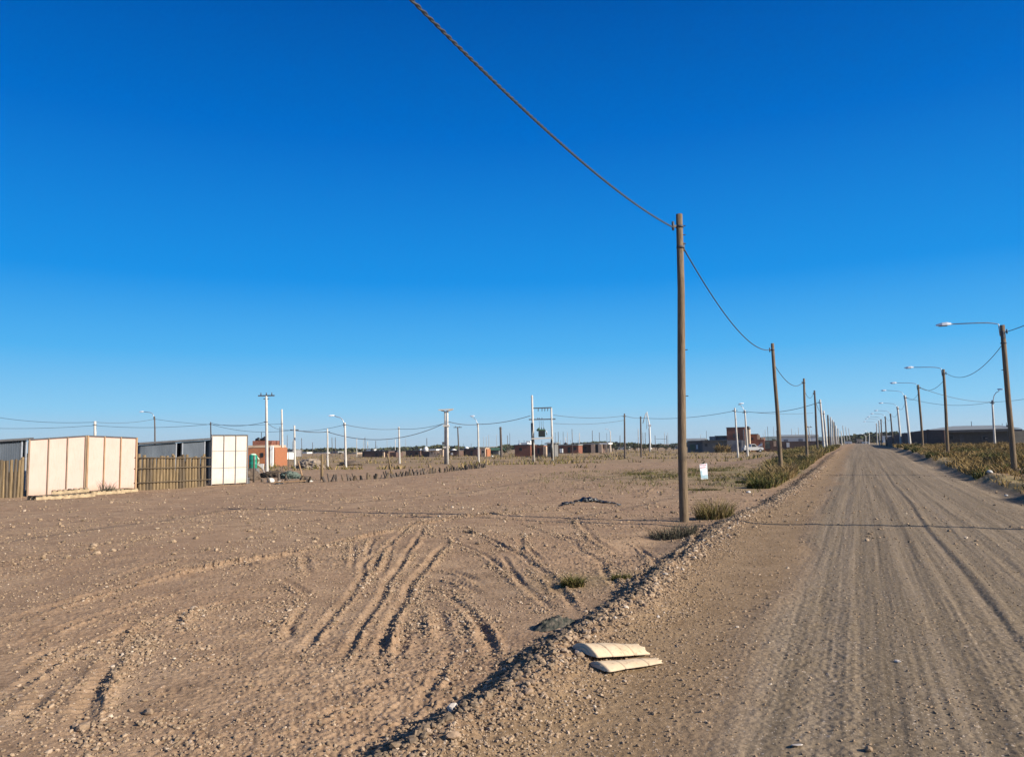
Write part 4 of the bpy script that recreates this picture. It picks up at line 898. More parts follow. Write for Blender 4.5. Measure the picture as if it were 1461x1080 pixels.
cable('B0b', 'B2b', .30, .022, 'lower thin cable passing over the metal sheds')
cable('B1', 'T2', .45, .022, 'thin cable from the wooden lamp pole toward the bare concrete pole')
cable('B2', 'T1', .35, .02, 'thin cable from the pole over the cream panel to the crossarm pole')
cable('B2b', 'T3', .5, .02, 'thin cable running low past the roof tanks of the orange house')
cable('T1', 'T2b', .2, .02, 'short thin cable between the crossarm pole and the bare concrete pole')
cable('T3', 'T4', .15, .042, 'thick cable from its left start pole to the next short concrete pole')
cable('T4', 'T7l', 1.35, .042, 'thick cable sagging behind the lamp pole up to the twin pole')
cable('T5', 'T6', .25, .026, 'thin cable from the lamp pole to the plain concrete pole midway')
cable('T6', 'T7l', .25, .026, 'thin cable from the plain concrete pole midway up to the twin pole')
cable('T2b', 'T5', .4, .02, 'thin cable from the bare concrete pole to the lamp pole behind the stakes')
cable('T7r', 'T8', .18, .042, 'thick cable from the twin pole to the lamp pole beside it')
cable('T8', 'X1', .25, .042, 'thick cable rising from the lamp pole to the transformer platform')
cable('X2', 'T9', .35, .028, 'upper cable from the transformer to the lone wooden pole')
cable('X2b', 'T9b', .3, .024, 'lower cable from the transformer to the lone wooden pole')
cable('T9', 'T10', .12, .028, 'short cable between the two dark wooden poles on the plain')
cable('T10', 'T11', .45, .030, 'long cable passing behind the tall near pole to the white concrete pair')
cable('T11', 'T12', .12, .028, 'very short cable joining the white concrete pair')
cable('T12', 'C0', .55, .030, 'cable from the white concrete pair to the tall fifth pole beside the road')
cable('T12', upto(1160, 589, 120), .25, .022, 'faint lower cable to the right of the white concrete pair')
cable('R2', 'H1', .35, .02, 'upper faint cable from the third street lamp to the lamp pole by the dark house')
cable('R3', 'H1', .6, .02, 'lower faint cable from the fourth street lamp to the lamp pole by the dark house')
cable('H1', upto(1475, 567, 80), .1, .02, 'faint cable leaving the lamp pole by the dark house toward the right edge')
cable(upto(936, 626, 240), upto(951, 626, 240), .05, .06, 'short distant crossbar cable left of the tall near pole')
# ------------------------------------------------------------------ board panels, fences and sheds on the left
def V3(p, z): return np.array([p[0], p[1], z])
def ground_of(px, D, py=700): p = at(px, py, D); return np.array([p[0], p[1]])
def board_panel(label, pxs, Ds, ytop, ybot, boards, mat, horiz=(), end_bat=True, bm='batten', group=None, bw=.045, back=.03):
    """a row of upright boards between battens, facing the field; pxs/Ds: both ends, ytop/ybot: pixel rows at both ends"""
    a = ground_of(pxs[0], Ds[0]); b = ground_of(pxs[1], Ds[1])
    zt = [upto(pxs[k], ytop[k], Ds[k])[2] for k in (0, 1)]; zb = [upto(pxs[k], ybot[k], Ds[k])[2] for k in (0, 1)]
    d = b - a; L = np.hypot(*d); d /= L; nrm = np.array([d[1], -d[0]])
    e = empty('board_panel', (a[0], a[1], zb[0]))
    fr = np.linspace(0, 1, boards + 1)
    P = lambda f, z0, off: np.array([*(a + d * L * f + nrm * off), z0])
    zz = lambda f, zs: zs[0] + (zs[1] - zs[0]) * f
    for k in range(boards):
        f0, f1 = fr[k] + .006, fr[k + 1] - .006
        front = [P(f0, zz(f0, zb), 0), P(f1, zz(f1, zb), 0), P(f1, zz(f1, zt), 0), P(f0, zz(f0, zt), 0)]
        rear = [P(f0, zz(f0, zb), -.03), P(f1, zz(f1, zb), -.03), P(f1, zz(f1, zt), -.03), P(f0, zz(f0, zt), -.03)]
        MB().prism(rear, front).build('board', MAT[mat], e)
    for k in range(boards + 1):
        if not end_bat and k in (0, boards): continue
        w_ = bw * (1.5 if k in (0, boards) and end_bat else 1)
        MB().bar(P(fr[k], zz(fr[k], zb) - .03, .022), P(fr[k], zz(fr[k], zt) + .03, .022), w_, .045, up=(nrm[0], nrm[1], 0)).build('batten', MAT[bm], e)
    for h in horiz:
        MB().bar(P(.004, zb[0] + (zt[0] - zb[0]) * h, .006), P(.996, zb[1] + (zt[1] - zb[1]) * h, .006), .02, .02).build('joint_strip', MAT['render_grey'], e)
    MB().bar(P(-.01, zt[0] + .02, -.02), P(1.01, zt[1] + .02, -.02), .12, .05).build('top_rail', MAT['roof_dark'], e)
    for f in (.03, .5, .97):
        q = P(f, 0, -.12); MB().bar(V3(q, H(q[0], q[1]) - .1), V3(q, zz(f, zt) - .1), .09).build('post', MAT['dark_wood'], e)
    return tag(e, label, 'panel', group), (a, b, d, nrm, L)
PNG = 'board panels along the left boundary'
_, pa = board_panel('left one of two adjoining raw white board panels, nearest the left edge', (39, 120), (31.0, 32.6), (628, 622.5), (712, 704), 3, 'ply', bm='batten_grey', bw=.042, group=PNG)
_, pb_ = board_panel('right one of two adjoining raw white board panels, with orange brown battens', (123, 193), (32.7, 34.3), (622.5, 625.5), (703, 699), 3, 'ply', group=PNG)
# the saw cut on the left panel
a, b, d, nrm, L = pa
_, pc = board_panel('cream panel of three boards with thin grey joints, standing alone by the fence end', (301, 352), (37.4, 38.6), (621.5, 621.5), (691, 688.5), 3, 'white_board', (.33, .68), True, bm='render_grey', group=PNG, bw=.025)
for k, o in enumerate([c_ for c_ in bpy.data.objects if c_.parent and c_.name.startswith('batten') and False]): pass
def fence(label, pxs, Ds, ytop, n, rails, posts, seed, jitter=.10):
    r_ = random.Random(seed); a = ground_of(pxs[0], Ds[0]); b = ground_of(pxs[1], Ds[1]); d = b - a; L = np.hypot(*d); d /= L; nrm = np.array([d[1], -d[0]])
    zt = [upto(pxs[k], ytop[k], Ds[k])[2] for k in (0, 1)]
    e = empty('picket_fence', (a[0], a[1], H(a[0], a[1])))
    for k in range(n):
        f = (k + .5) / n; p = a + d * L * f; w_ = L / n * r_.uniform(.86, 1.12); z1 = zt[0] + (zt[1] - zt[0]) * f + r_.uniform(-jitter, jitter * .6)
        tw = r_.uniform(-.03, .03); z0 = H(p[0], p[1]) - .15; q0 = np.array([*p, z0]); q1 = np.array([*(p + d * tw + nrm * r_.uniform(-.03, .03)), z1])
        MB().tube([q0, q0 * .5 + q1 * .5 + np.array([*d, 0]) * r_.uniform(-.015, .015), q1], [w_ * .5, w_ * .5, w_ * .44], 7, smooth=False).build('picket', MAT['picket' if r_.random() < .62 else 'picket_grey'], e)
    for f in rails:
        z = [H(*a) + (zt[0] - H(*a)) * f, H(*b) + (zt[1] - H(*b)) * f]
        p = a - d * .25 + nrm * .10; q = b + d * .2 + nrm * .10
        MB().tube([V3(p, z[0] + r_.uniform(-.03, .03)), V3((p + q) / 2, sum(z) / 2 + r_.uniform(-.03, .03)), V3(q, z[1])], [.03, .026, .026], 6).build('rail', MAT['picket_grey'], e)
    for f in posts:
        p = a + d * L * f - nrm * .12; MB().tube([V3(p, H(*p) - .2), V3(p, zt[0] + (zt[1] - zt[0]) * f + .08)], [.07, .06], 8).build('post', MAT['picket'], e)
    return tag(e, label, 'fence', 'rough picket fences')
fence('rough slab wood fence at the far left edge, beside the raw white panels', (-75, 33), (29.4, 30.9), (655, 655), 20, (), (.3, .98), 3, .07)
fence('rough slab wood fence between the white panels and the cream panel, three rails across it', (197, 294), (34.5, 37.0), (650, 650), 21, (.93, .64, .22), (.02, .5, .98), 4)
def shed(label, pxs, Ds, ytop, depth, doors, zoff=0):
    """corrugated zinc wall under a dark single-pitch roof; doors: (from, to) fractions left open and dark"""
    a = ground_of(pxs[0], Ds[0]); b = ground_of(pxs[1], Ds[1]); d = b - a; L = np.hypot(*d); d /= L; nrm = np.array([d[1], -d[0]])
    zt = [upto(pxs[k], ytop[k], Ds[k])[2] for k in (0, 1)]; z0 = min(H(*a), H(*b)) - .1
    e = empty('metal_shed', (a[0], a[1], z0)); Zt = lambda f: zt[0] + (zt[1] - zt[0]) * f
    def wall(p0, p1, h0, h1, name='wall', m='zinc'):
        n = max(2, int(np.hypot(*(p1 - p0)) / .045)); dd = (p1 - p0) / n; nn = np.array([dd[1], -dd[0]]); nn /= np.hypot(*nn); vs = []; fs = []
        for k in range(n + 1):
            o_ = nn * .018 * (-1 if k % 2 else 1); q = p0 + dd * k + o_; q2 = q - nn * .03
            f = k / n; vs += [V3(q, z0), V3(q, h0 + (h1 - h0) * f), V3(q2, z0), V3(q2, h0 + (h1 - h0) * f)]
        for k in range(n): i_ = 4 * k; fs += [(i_, i_ + 4, i_ + 5, i_ + 1), (i_ + 6, i_ + 2, i_ + 3, i_ + 7), (i_ + 1, i_ + 5, i_ + 7, i_ + 3)]
        MB().add(vs, fs).build(name, MAT[m], e)
    cuts = [0] + [x for dd in doors for x in dd] + [1]
    for k in range(0, len(cuts) - 1, 2):
        f0, f1 = cuts[k], cuts[k + 1]
        if f1 > f0: wall(a + d * L * f0, a + d * L * f1, Zt(f0) - .06, Zt(f1) - .06)
    for f0, f1 in doors:
        p, q = a + d * L * f0 - nrm * .35, a + d * L * f1 - nrm * .35
        MB().prism([V3(p, z0), V3(q, z0), V3(q - nrm * .05, z0), V3(p - nrm * .05, z0)], [V3(p, Zt(f0) - .1), V3(q, Zt(f1) - .1), V3(q - nrm * .05, Zt(f1) - .1), V3(p - nrm * .05, Zt(f0) - .1)]).build('door', MAT['interior'], e)
        for f in (f0, f1): p = a + d * L * f + nrm * .03; MB().bar(V3(p, z0), V3(p, Zt(f) - .08), .07).build('door_post', MAT['galv'], e)
    A2, B2 = a - nrm * depth, b - nrm * depth
    wall(b, B2, zt[1] - .06, zt[1] - .2); wall(A2, a, zt[0] - .2, zt[0] - .06)
    wall(B2, A2, zt[1] - .2, zt[0] - .2)
    ov = .22; pa_ = a - d * ov + nrm * ov; pb2 = b + d * ov + nrm * ov; pc_ = B2 + d * ov - nrm * ov; pd_ = A2 - d * ov - nrm * ov
    lo = [V3(pa_, zt[0] - .02), V3(pb2, zt[1] - .02), V3(pc_, zt[1] - .16), V3(pd_, zt[0] - .16)]
    MB().prism(lo, [p + np.array([0, 0, .09]) for p in lo]).build('roof', MAT['roof_dark'], e)
    return tag(e, label, 'shed', 'corrugated metal sheds')
shed('corrugated metal shed at the far left edge, partly behind the slab fence', (-120, 34), (30.2, 33.4), (637.5, 626.5), 3.2, [(.955, 1.0)])
shed('corrugated metal shed with a dark doorway behind the railed slab fence', (198, 299), (36.6, 40.2), (633.5, 626.2), 3.2, [(.48, .57), (.90, 1.0)])
# pallets at the foot of the white panels
def pallet(label, px, py, rz, seed, dz=0.0, L=1.25, W=.95, tilt=0.0):
    x, y = g(px, py); z = H(x, y) + .03 + dz; e = empty('pallet', (x, y, z)); r_ = random.Random(seed)
    ca, sa = math.cos(rz), math.sin(rz); f = lambda u_, v_, w_: np.array([x + u_ * ca - v_ * sa, y + u_ * sa + v_ * ca, z + w_ + u_ * tilt])
    up_ = (0, 0, 1)
    for k in range(3): MB().bar(f(-L / 2, (k - 1) * W * .45, .05), f(L / 2, (k - 1) * W * .45, .05), .09, .09).build('bearer', MAT['pallet'], e)
    for k in range(7):
        u_ = -L / 2 + L * (k + .5) / 7; MB().bar(f(u_, -W / 2, .113), f(u_ + r_.uniform(-.02, .02), W / 2, .113), .11, .024).build('slat', MAT['pallet' if r_.random() < .7 else 'picket_grey'], e)
    for k in range(3): MB().bar(f(-L / 2, (k - 1) * W * .45, -.006), f(L / 2, (k - 1) * W * .45, -.006), .09, .02).build('bottom_slat', MAT['pallet'], e)
    return tag(e, label, 'pallet', 'pallets below the white panels')
pallet('wooden pallet at the left end under the left white panel', 72, 712, .85, 1)
pallet('wooden pallet in the middle under the joint of the white panels', 104, 710, .85, 2, tilt=.02)
pallet('pallet lying crooked on top of the middle one under the white panels', 100, 709, .55, 3, dz=.14, tilt=.05)
pallet('wooden pallet at the right end, against the right white panel', 148, 706, .88, 4)
pallet('short pallet nearest the railed fence below the right white panel', 172, 703, .9, 6, L=1.0)
for k, (px, D, lab) in enumerate([(307, 37.9, 'dark block under the left corner of the cream panel'), (326, 38.3, 'dark block under the middle of the cream panel'), (349, 38.8, 'dark block under the right corner of the cream panel')]):
    q = ground_of(px, D, 690); z = H(*q); o = MB().box((q[0], q[1], z + .10), (.42, .3, .26), rz=.6, taper=.93).box((q[0] + .05, q[1] - .02, z + .25), (.34, .26, .06), rz=.7).build('support_block', MAT['iron'], None, (q[0], q[1], z)); tag(o, lab, 'block', 'blocks under the cream panel')
# ------------------------------------------------------------------ the junk line beyond the panels
def stake(name, label, px, D, ytop, r, m='picket', lean=(0, 0), group=None, ybase=685, brace=None):
    b = V3(ground_of(px, D, ybase), 0); b[2] = H(b[0], b[1]); z1 = upto(px, ytop, D)[2]; t_ = np.array([b[0] + lean[0], b[1] + lean[1], z1])
    mb = MB().tube([b - (t_ - b) * .15, b + (t_ - b) * .5, t_], [r, r * .95, r * .85], 7)
    if brace is None: return tag(mb.build(name, MAT[m], None, b), label, 'post', group)
    e = empty(name, b); mb.build('shaft', MAT[m], e)
    q = b + np.array(brace + (0,)); q[2] = H(q[0], q[1]); MB().tube([q, b + (t_ - b) * .28], r * .7, 6).build('brace', MAT[m], e); return tag(e, label, 'post', group)
stake('wooden_post', 'thick upright wooden post rising alone out of the junk line', 459.3, 43, 648, .085, ybase=687)
stake('wooden_post', 'leaning wooden post with a short brace in the row of stakes', 560, 46, 647, .065, lean=(-.30, 0), ybase=680, brace=(-.40, -.1))
stake('wooden_post', 'thin dark post standing right in front of the green tank', 362, 41, 650, .055, 'dark_wood', ybase=692)
stake('wooden_stick', 'wooden stick leaning left over the tarpaulin heap', 433, 43, 658, .05, 'batten', lean=(-.33, .1), ybase=687)
stake('wooden_stake', 'thin stake with a white lump at its foot, left of the tarpaulin heap', 398.5, 41.5, 674, .035, ybase=690)
stake('wooden_post', 'short thick dark stump beside the thin dark post by the tank', 374, 41, 683, .08, 'dark_wood', ybase=692)
r_ = random.Random(21)
line = [(g(382, 690)), (g(470, 688)), (g(560, 681)), (g(640, 673)), (g(693, 667))]
line = densify(np.array(line), .24)
for k, q in enumerate(line):
    if r_.random() < .12: continue
    q = q + np.array([r_.uniform(-.15, .15), r_.uniform(-.25, .25)]); hgt = r_.uniform(.16, .44); rr_ = r_.uniform(.03, .08); z = H(*q)
    ln = np.array([r_.uniform(-.16, .16), r_.uniform(-.1, .1), hgt]); b = np.array([*q, z])
    o = MB().tube([b - ln * .3, b + ln * .5, b + ln], [rr_, rr_, rr_ * .85], 6, smooth=False).build('fence_stake', MAT[r_.choice(['picket_grey', 'dark_wood', 'dark_wood', 'interior'])], None, b)
    tag(o, 'short broken stake in the ragged row that continues the left boundary', 'stake', 'broken stakes of the ragged row')
def crumple(name, label, cat, c, size, m, seed, amp=.35, rz=0., fold=5., sub=3, parent=None, flat=1.0, group=None):
    V, F_ = rock_proto(seed, sub); V = V / np.linalg.norm(V, axis=1)[:, None]
    fx, fy, fz = fold if hasattr(fold, '__len__') else (fold, fold * .8, 3)
    n1 = pn(V[:, 0] * fx + seed, V[:, 1] * fy + V[:, 2] * fz, seed) ; n2 = pn(V[:, 0] * fx * 2.3, V[:, 1] * fy * 2.4 + V[:, 2] * 4, seed + 3)
    rg_ = 1 + amp * (1 - 2 * np.abs(n1)) - amp * .4 + amp * .4 * n2
    V = V * rg_[:, None] * np.array(size)[None] / 2; V[:, 2] = np.maximum(V[:, 2], -size[2] * .2)
    ca, sa = math.cos(rz), math.sin(rz); V = np.stack([V[:, 0] * ca - V[:, 1] * sa, V[:, 0] * sa + V[:, 1] * ca, V[:, 2]], -1)
    mb = MB().add(V, [tuple(map(int, f)) for f in F_], True)
    o = mb.build(name, MAT[m], parent); o.location = tuple(c); return tag(o, label, cat, group)
def on(px, py, dz=0.0): x, y = g(px, py); return np.array([x, y, H(x, y) + dz])
crumple('tarpaulin_heap', 'grey green tarpaulin heap lying in the junk line', 'heap', on(413, 688, .30), (.95, .6, .5), 'tarp', 5, .5, sub=4)
crumple('tarpaulin_heap', 'lower dark end of tarpaulin right of the grey green heap', 'heap', on(437, 688, .15), (.6, .5, .32), 'bark', 9, .4)
x, y, z = on(413, 691); tag(MB().bar((x - .75, y, z + .10), (x + .75, y + .15, z + .14), .16, .05).build('plank', MAT['batten'], None, (x, y, z)), 'brown plank in front of the tarpaulin heap', 'plank')
crumple('white_sack', 'white lump at the foot of the thin stake', 'sack', on(398.5, 691, .06), (.34, .3, .2), 'litter', 14, .3)
crumple('white_sack', 'white rag on the ground right of the tarpaulin heap', 'sack', on(440, 688, .05), (.42, .3, .16), 'litter', 15, .3)
crumple('white_sack', 'pale bag left of the tarpaulin heap', 'sack', on(386, 690, .08), (.35, .3, .3), 'litter', 17, .3)
crumple('rubble_heap', 'brown dirt and rubble heap behind the dark post by the tank', 'heap', on(393, 681, .1), (1.8, 1.2, .55), 'bark', 23, .45, sub=4)
crumple('rubble_heap', 'dark rubble right behind the cream panel', 'heap', on(357, 686, .1), (.9, .9, 1.0), 'bark', 24, .4)
crumple('gravel_heap', 'grey gravel heap behind the leaning stick', 'heap', on(443, 668, .05), (2.6, 2.4, 1.7), 'rubble', 27, .28, fold=2.6, sub=4)
crumple('dirt_mound', 'low brown dirt mound to the right of the white lamp pole', 'mound', on(499, 664, .05), (2.6, 2.4, .9), 'bark', 29, .3, fold=2.5)
# pale scrap panel
p = at(372, 668, 55); z0 = H(p[0], p[1]); a = upto(366.5, 662, 55); b = upto(377, 661.5, 55); c_ = upto(376, 669, 55)
n_ = np.array([.02, .04, 0]); tag(MB().prism([a, b, c_], [a - n_, b - n_, c_ - n_]).bar(c_ - n_, np.array([c_[0], c_[1] + .3, H(c_[0], c_[1] + .3) - .05]), .05).build('scrap_board', MAT['litter'], None, c_), 'white three cornered scrap board propped below the orange house', 'board')
# green tank
D = 58; q = ground_of(361, D, 668); zb = upto(361, 668, D)[2]; e = empty('water_tank', (q[0], q[1], H(*q)))
MB().lathe((q[0], q[1], zb), [(.30, 0), (.31, .04), (.305, .3), (.315, .32), (.305, .34), (.305, .62), (.315, .64), (.305, .66), (.30, .95), (.25, 1.0)], 18).build('tank_body', MAT['green_tank'], e)
MB().lathe((q[0], q[1], zb + 1.0), [(.24, 0), (.2, .06), (.1, .10), (.02, .11)], 14).build('lid', MAT['tank_lid'], e)
MB().box((q[0], q[1], (zb + H(*q)) / 2 - .1), (.75, .7, zb - H(*q) + .2)).build('plinth', MAT['block_grey'], e)
MB().tube([(q[0] + .32, q[1] - .05, zb + .85), (q[0] + .45, q[1] - .05, zb + .7), (q[0] + .46, q[1] - .05, zb + .4), (q[0] + .33, q[1] - .05, zb + .3)], .035, 6).build('overflow_pipe', MAT['tank_lid'], e)
tag(e, 'green plastic water tank with a pale lid beside the cream panel', 'water tank')
# ------------------------------------------------------------------ buildings
HOUSES = []
class House:
    """walls as boxes seen from the field; x along the picture, depth away"""
    def __init__(s, name, label, px0, px1, D, yb, cat='house', rz=-.36, group=None):
        s.D = D; s.turned = rz != 0; s.a = ground_of(px0, D, yb); s.b = ground_of(px1, D, yb); s.rz = rz
        s.z = min(H(*s.a), H(*s.b)) - .15; s.px0, s.px1 = px0, px1
        s.e = empty(name, ((s.a[0] + s.b[0]) / 2, D, s.z)); tag(s.e, label, cat, group); HOUSES.append(s); s.wallobj = None
    def turn(s): s.e.rotation_euler[2] = s.rz
    def X(s, px): return ground_of(px, s.D, 645)[0]
    def Z(s, py, px=None): return upto(px if px is not None else (s.px0 + s.px1) / 2, py, s.D)[2]
    def block(s, px0, px1, ytop, depth, m, front=0.0, ybot=None, name='wall', parapet=None):
        depth *= .5 if s.turned else 1
        x0, x1 = s.X(px0), s.X(px1); pm = (px0 + px1) / 2; z0 = s.z if ybot is None else s.Z(ybot, pm); z1 = s.Z(ytop, pm)
        o = MB().box(((x0 + x1) / 2, s.D + front + depth / 2, (z0 + z1) / 2), (x1 - x0, depth, z1 - z0)).build(name, MAT[m], s.e); s.wallobj = o
        if parapet: MB().box(((x0 + x1) / 2, s.D + front + depth / 2, z1 + .06), (x1 - x0 + .16, depth + .16, .12)).build('parapet', MAT[parapet], o)
        return o
    def opening(s, px0, px1, y0, y1, front=0.0, m='dark_glass', name='window', frame=None):
        x0, x1 = s.X(px0), s.X(px1); pm = (px0 + px1) / 2; z1, z0 = s.Z(y0, pm), s.Z(y1, pm)
        o = MB().box(((x0 + x1) / 2, s.D + front - .02, (z0 + z1) / 2), (x1 - x0, .10, z1 - z0)).build(name, MAT[m], s.e)
        if frame:
            mb = MB()
            for xx in (x0, x1): mb.box((xx, s.D + front - .05, (z0 + z1) / 2), (.10, .09, z1 - z0 + .1))
            for zz in (z0, z1): mb.box(((x0 + x1) / 2, s.D + front - .052, zz), (x1 - x0 - .1, .085, .10))
            mb.build('frame', MAT[frame], o)
        return o
    def roof(s, px0, px1, yeave, yridge, depth, m, front=-.4, ov=.3):
        """two-slope sheet roof with its ridge along the picture"""
        depth *= .5 if s.turned else 1; x0, x1 = s.X(px0) - ov, s.X(px1) + ov; pm = (px0 + px1) / 2; ze, zr = s.Z(yeave, pm), s.Z(yridge, pm); y0, y1 = s.D + front, s.D + depth - front
        ym = (y0 + y1) / 2; sec = [(y0, ze), (ym, zr), (y1, ze), (y1, ze + .12), (ym, zr + .14), (y0, ze + .12)]
        MB().prism([(x0, yy, zz) for yy, zz in sec], [(x1, yy, zz) for yy, zz in sec]).build('roof', MAT[m], s.e)
    def slab(s, px0, px1, y0, y1, depth, m, front=-.5, name='roof'):
        depth *= .5 if s.turned else 1; x0, x1 = s.X(px0), s.X(px1); pm = (px0 + px1) / 2; z1, z0 = s.Z(y0, pm), s.Z(y1, pm)
        return MB().box(((x0 + x1) / 2, s.D + front + depth / 2, (z0 + z1) / 2), (x1 - x0, depth, z1 - z0)).build(name, MAT[m], s.e)
    def column(s, px, y0, y1, w_=.3, m='render_white', front=-.5, name='column'):
        z1 = s.Z(y0, px); z0 = s.z if y1 is None else s.Z(y1, px); MB().box((s.X(px), s.D + front, (z0 + z1) / 2), (w_, w_, z1 - z0)).build(name, MAT[m], s.e)
    def tank(s, px, ytop, ybot, r, m='black_plastic', back=1.5):
        z0, z1 = s.Z(ybot, px), s.Z(ytop, px); h = z1 - z0; c_ = (s.X(px), s.D + back * (.6 if s.turned else 1), z0)
        o = MB().lathe(c_, [(r * .6, -.3), (r * .6, 0), (r, .03), (r, h * .6), (r * .75, h * .85), (r * .3, h)], 14).build('roof_tank', MAT[m], s.e)
        MB().lathe((c_[0], c_[1], c_[2] + h), [(r * .32, -.02), (r * .3, .06), (r * .05, .08)], 10).build('lid', MAT[m], o)
    def chimney(s, px, ytop, ybot, w_=.35, m='render_white', back=1.0):
        z0, z1 = s.Z(ybot, px), s.Z(ytop, px); MB().box((s.X(px), s.D + back * (.5 if s.turned else 1), (z0 + z1) / 2), (w_, w_, z1 - z0)).build('chimney', MAT[m], s.e)
h = House('brick_house', 'orange brick house with a beige top band and two black roof tanks', 352, 386, 92, 664, rz=0)
h.block(352, 386.5, 637.2, 6, 'brick_orange'); h.block(352, 386.7, 635.2, 6.1, 'render_beige', -.05, 638.6, 'roof_band'); h.column(387.6, 636, None, .35, 'render_white', .1)
h.block(350, 378, 628.5, 3.2, 'brick_red', 2.5, 635.4); h.tank(356.5, 624.5, 629, .38, back=3); h.tank(366, 623, 629, .38, back=3); h.block(386.7, 391, 638.5, 5, 'brick_orange', .4)
h.opening(388, 389.6, 648, 659, .4, name='door'); h.column(361, 616, 629, .06, 'iron', 3, 'antenna'); h.column(388.2, 608, 636, .06, 'iron', 3, 'antenna'); h.opening(372, 376, 646, 652)
h = House('low_house', 'low dark brick house with a white roof shed at its left end', 513, 570, 165, 652)
h.block(513, 556, 644, 7, 'brick_dark', parapet='roof_dark'); h.block(556, 566, 645.3, 6, 'brick_dark', .6); h.opening(514, 517, 646.5, 651, name='door'); h.opening(535, 539, 646.5, 650); h.opening(546, 550, 646.5, 650)
h.block(512, 523, 641.2, 3.0, 'render_white', 2, 644.5, 'roof_shed'); h.column(528, 642, 645, .9, 'roof_dark', 3, 'chimney'); h.column(558, 642.5, 646, .8, 'roof_dark', 3, 'chimney'); h.column(549.5, 645, None, .35, 'render_beige', -.3)
h = House('low_house', 'low dark building with round white tanks on its roof, left of the twin pole', 577, 614, 160, 651.5)
h.block(577, 600, 643.2, 7, 'brick_dark', parapet='roof_dark'); h.block(600, 614, 644.2, 7, 'brick_dark', .6); h.tank(606, 637.5, 644, .50, 'render_white'); h.tank(598, 640.5, 643.5, .4, 'render_white'); h.opening(584, 587, 646, 651, name='door'); h.opening(592, 597, 645.5, 648.5)
h = House('unfinished_house', 'low unfinished house with white columns between the dark building and the twin pole', 612, 633, 158, 650)
h.block(614, 632, 646.5, 5, 'brick_dark', 1.2); 
for px in (613.5, 618, 622.5, 629, 632.5): h.column(px, 641, None, .35, 'render_beige', 0)
h.slab(613, 624, 640.6, 642.6, 5, 'render_white'); h.block(613, 631, 648, .3, 'render_beige', -.5)
h = House('low_house', 'dark low house with bright patches directly right of the twin pole', 641, 654, 160, 650)
h.block(641, 654, 643, 6, 'brick_dark', parapet='roof_dark'); h.opening(643, 646, 646, 649, m='render_white', name='door'); h.tank(644.5, 640.8, 643, .6, 'render_white')
h = House('low_house', 'long dark brown house behind the lamp pole right of the twin pole', 654, 682, 162, 650.5)
h.block(654, 682, 640.6, 7, 'brick_dark', parapet='roof_dark'); h.opening(659, 664, 643, 648); h.opening(672, 675, 643, 650, name='door'); h.column(658, 642, None, .2, 'render_beige', -.2)
h = House('beige_hut', 'small beige cube hut beside the white lamp pole', 686, 695, 150, 650)
h.block(686, 692.5, 639.8, 4, 'render_beige', parapet='render_beige'); h.block(692.5, 694.5, 640.5, 3.5, 'brick_orange', .3); h.opening(688, 690.5, 643, 646)
h = House('green_shed', 'low green roofed shed between the beige hut and the brick house', 696, 713, 170, 648)
h.block(697, 712, 642.5, 5, 'block_grey'); h.roof(696, 713, 643, 639.5, 5, 'green_roof'); h.opening(700, 703, 644.5, 647)
h = House('brick_house', 'red brown brick house behind the transformer with a beige side', 733, 780, 140, 648)
h.block(733, 757, 635.2, 7, 'brick_red', parapet='roof_dark'); h.block(757, 775, 635.8, 6.5, 'brick_red', .6); h.block(775, 779.5, 636.8, 6, 'render_beige', .3, name='side_wall'); h.opening(766, 769, 639, 647, .6, name='door'); h.opening(740, 744, 639, 643); h.chimney(745, 631.5, 635, 1.3, 'render_white', 3); h.chimney(749, 629, 635, .8, 'render_white', 4)
h = House('grey_shed', 'grey box shed right behind the right transformer pole', 780, 792, 130, 646)
h.block(780.5, 791.5, 633.3, 4, 'block_grey'); h.roof(780, 792, 633.5, 632, 4, 'roof_grey'); h.opening(783, 786, 637, 645.5, name='door')
h = House('low_house', 'long brick house right of the transformer with a pale flat roof edge', 793, 827, 180, 646)
h.block(794, 826, 635.5, 7, 'brick_red'); h.slab(793, 827, 634, 635.6, 8, 'roof_grey'); h.opening(800, 803, 638, 642); h.opening(810, 814, 638, 646, name='door'); h.opening(819, 823, 638, 642); h.chimney(801.5, 640, 646, .7, 'render_white', -.8)
h = House('flat_roofed_house', 'flat roofed house with a white slab on white columns, left of the trees', 827, 870, 182, 646)
h.block(828, 857, 634.4, 7, 'brick_dark', .6); h.slab(826, 857, 632.2, 634.2, 9, 'roof_grey'); h.slab(856, 869.5, 631.6, 633.8, 8, 'render_white', -.3); h.opening(832, 836, 637, 641, .6); h.opening(850, 853, 637, 645, .6, name='door')
for px, w_ in ((847, .9), (857.5, .9), (866, .4), (871, .4)): h.column(px, 633.9, None, w_, 'render_beige', -.2)
h = House('gabled_house', 'dark grey sheet roofed barn with a green door left of the dark house', 979, 1004, 165, 642.5)
h.block(981, 1003, 629, 8, 'block_grey', .2); h.roof(980, 1004, 629.2, 626.2, 8, 'roof_grey'); h.opening(985, 992, 634, 642, m='green_roof', name='door'); h.opening(993.5, 996, 634.5, 640.5, m='render_white', name='door')
h = House('dark_house', 'dark low house with a grey upper storey left of the two storey brick house', 1001, 1038, 160, 642)
h.block(1003, 1037.5, 629.5, 8, 'block_grey', .2); h.slab(1001, 1038, 627.6, 629.4, 9, 'roof_dark'); h.block(1019, 1037, 622.8, 5, 'render_grey', 3, 627.6, 'upper_wall'); h.slab(1018.5, 1038, 621.4, 622.9, 6, 'roof_dark', 2.6); h.chimney(1016, 622.5, 628, 1.2, 'render_grey', 4); h.opening(1006, 1010, 633, 637, .2); h.opening(1022, 1026, 633, 641, .2, name='door')
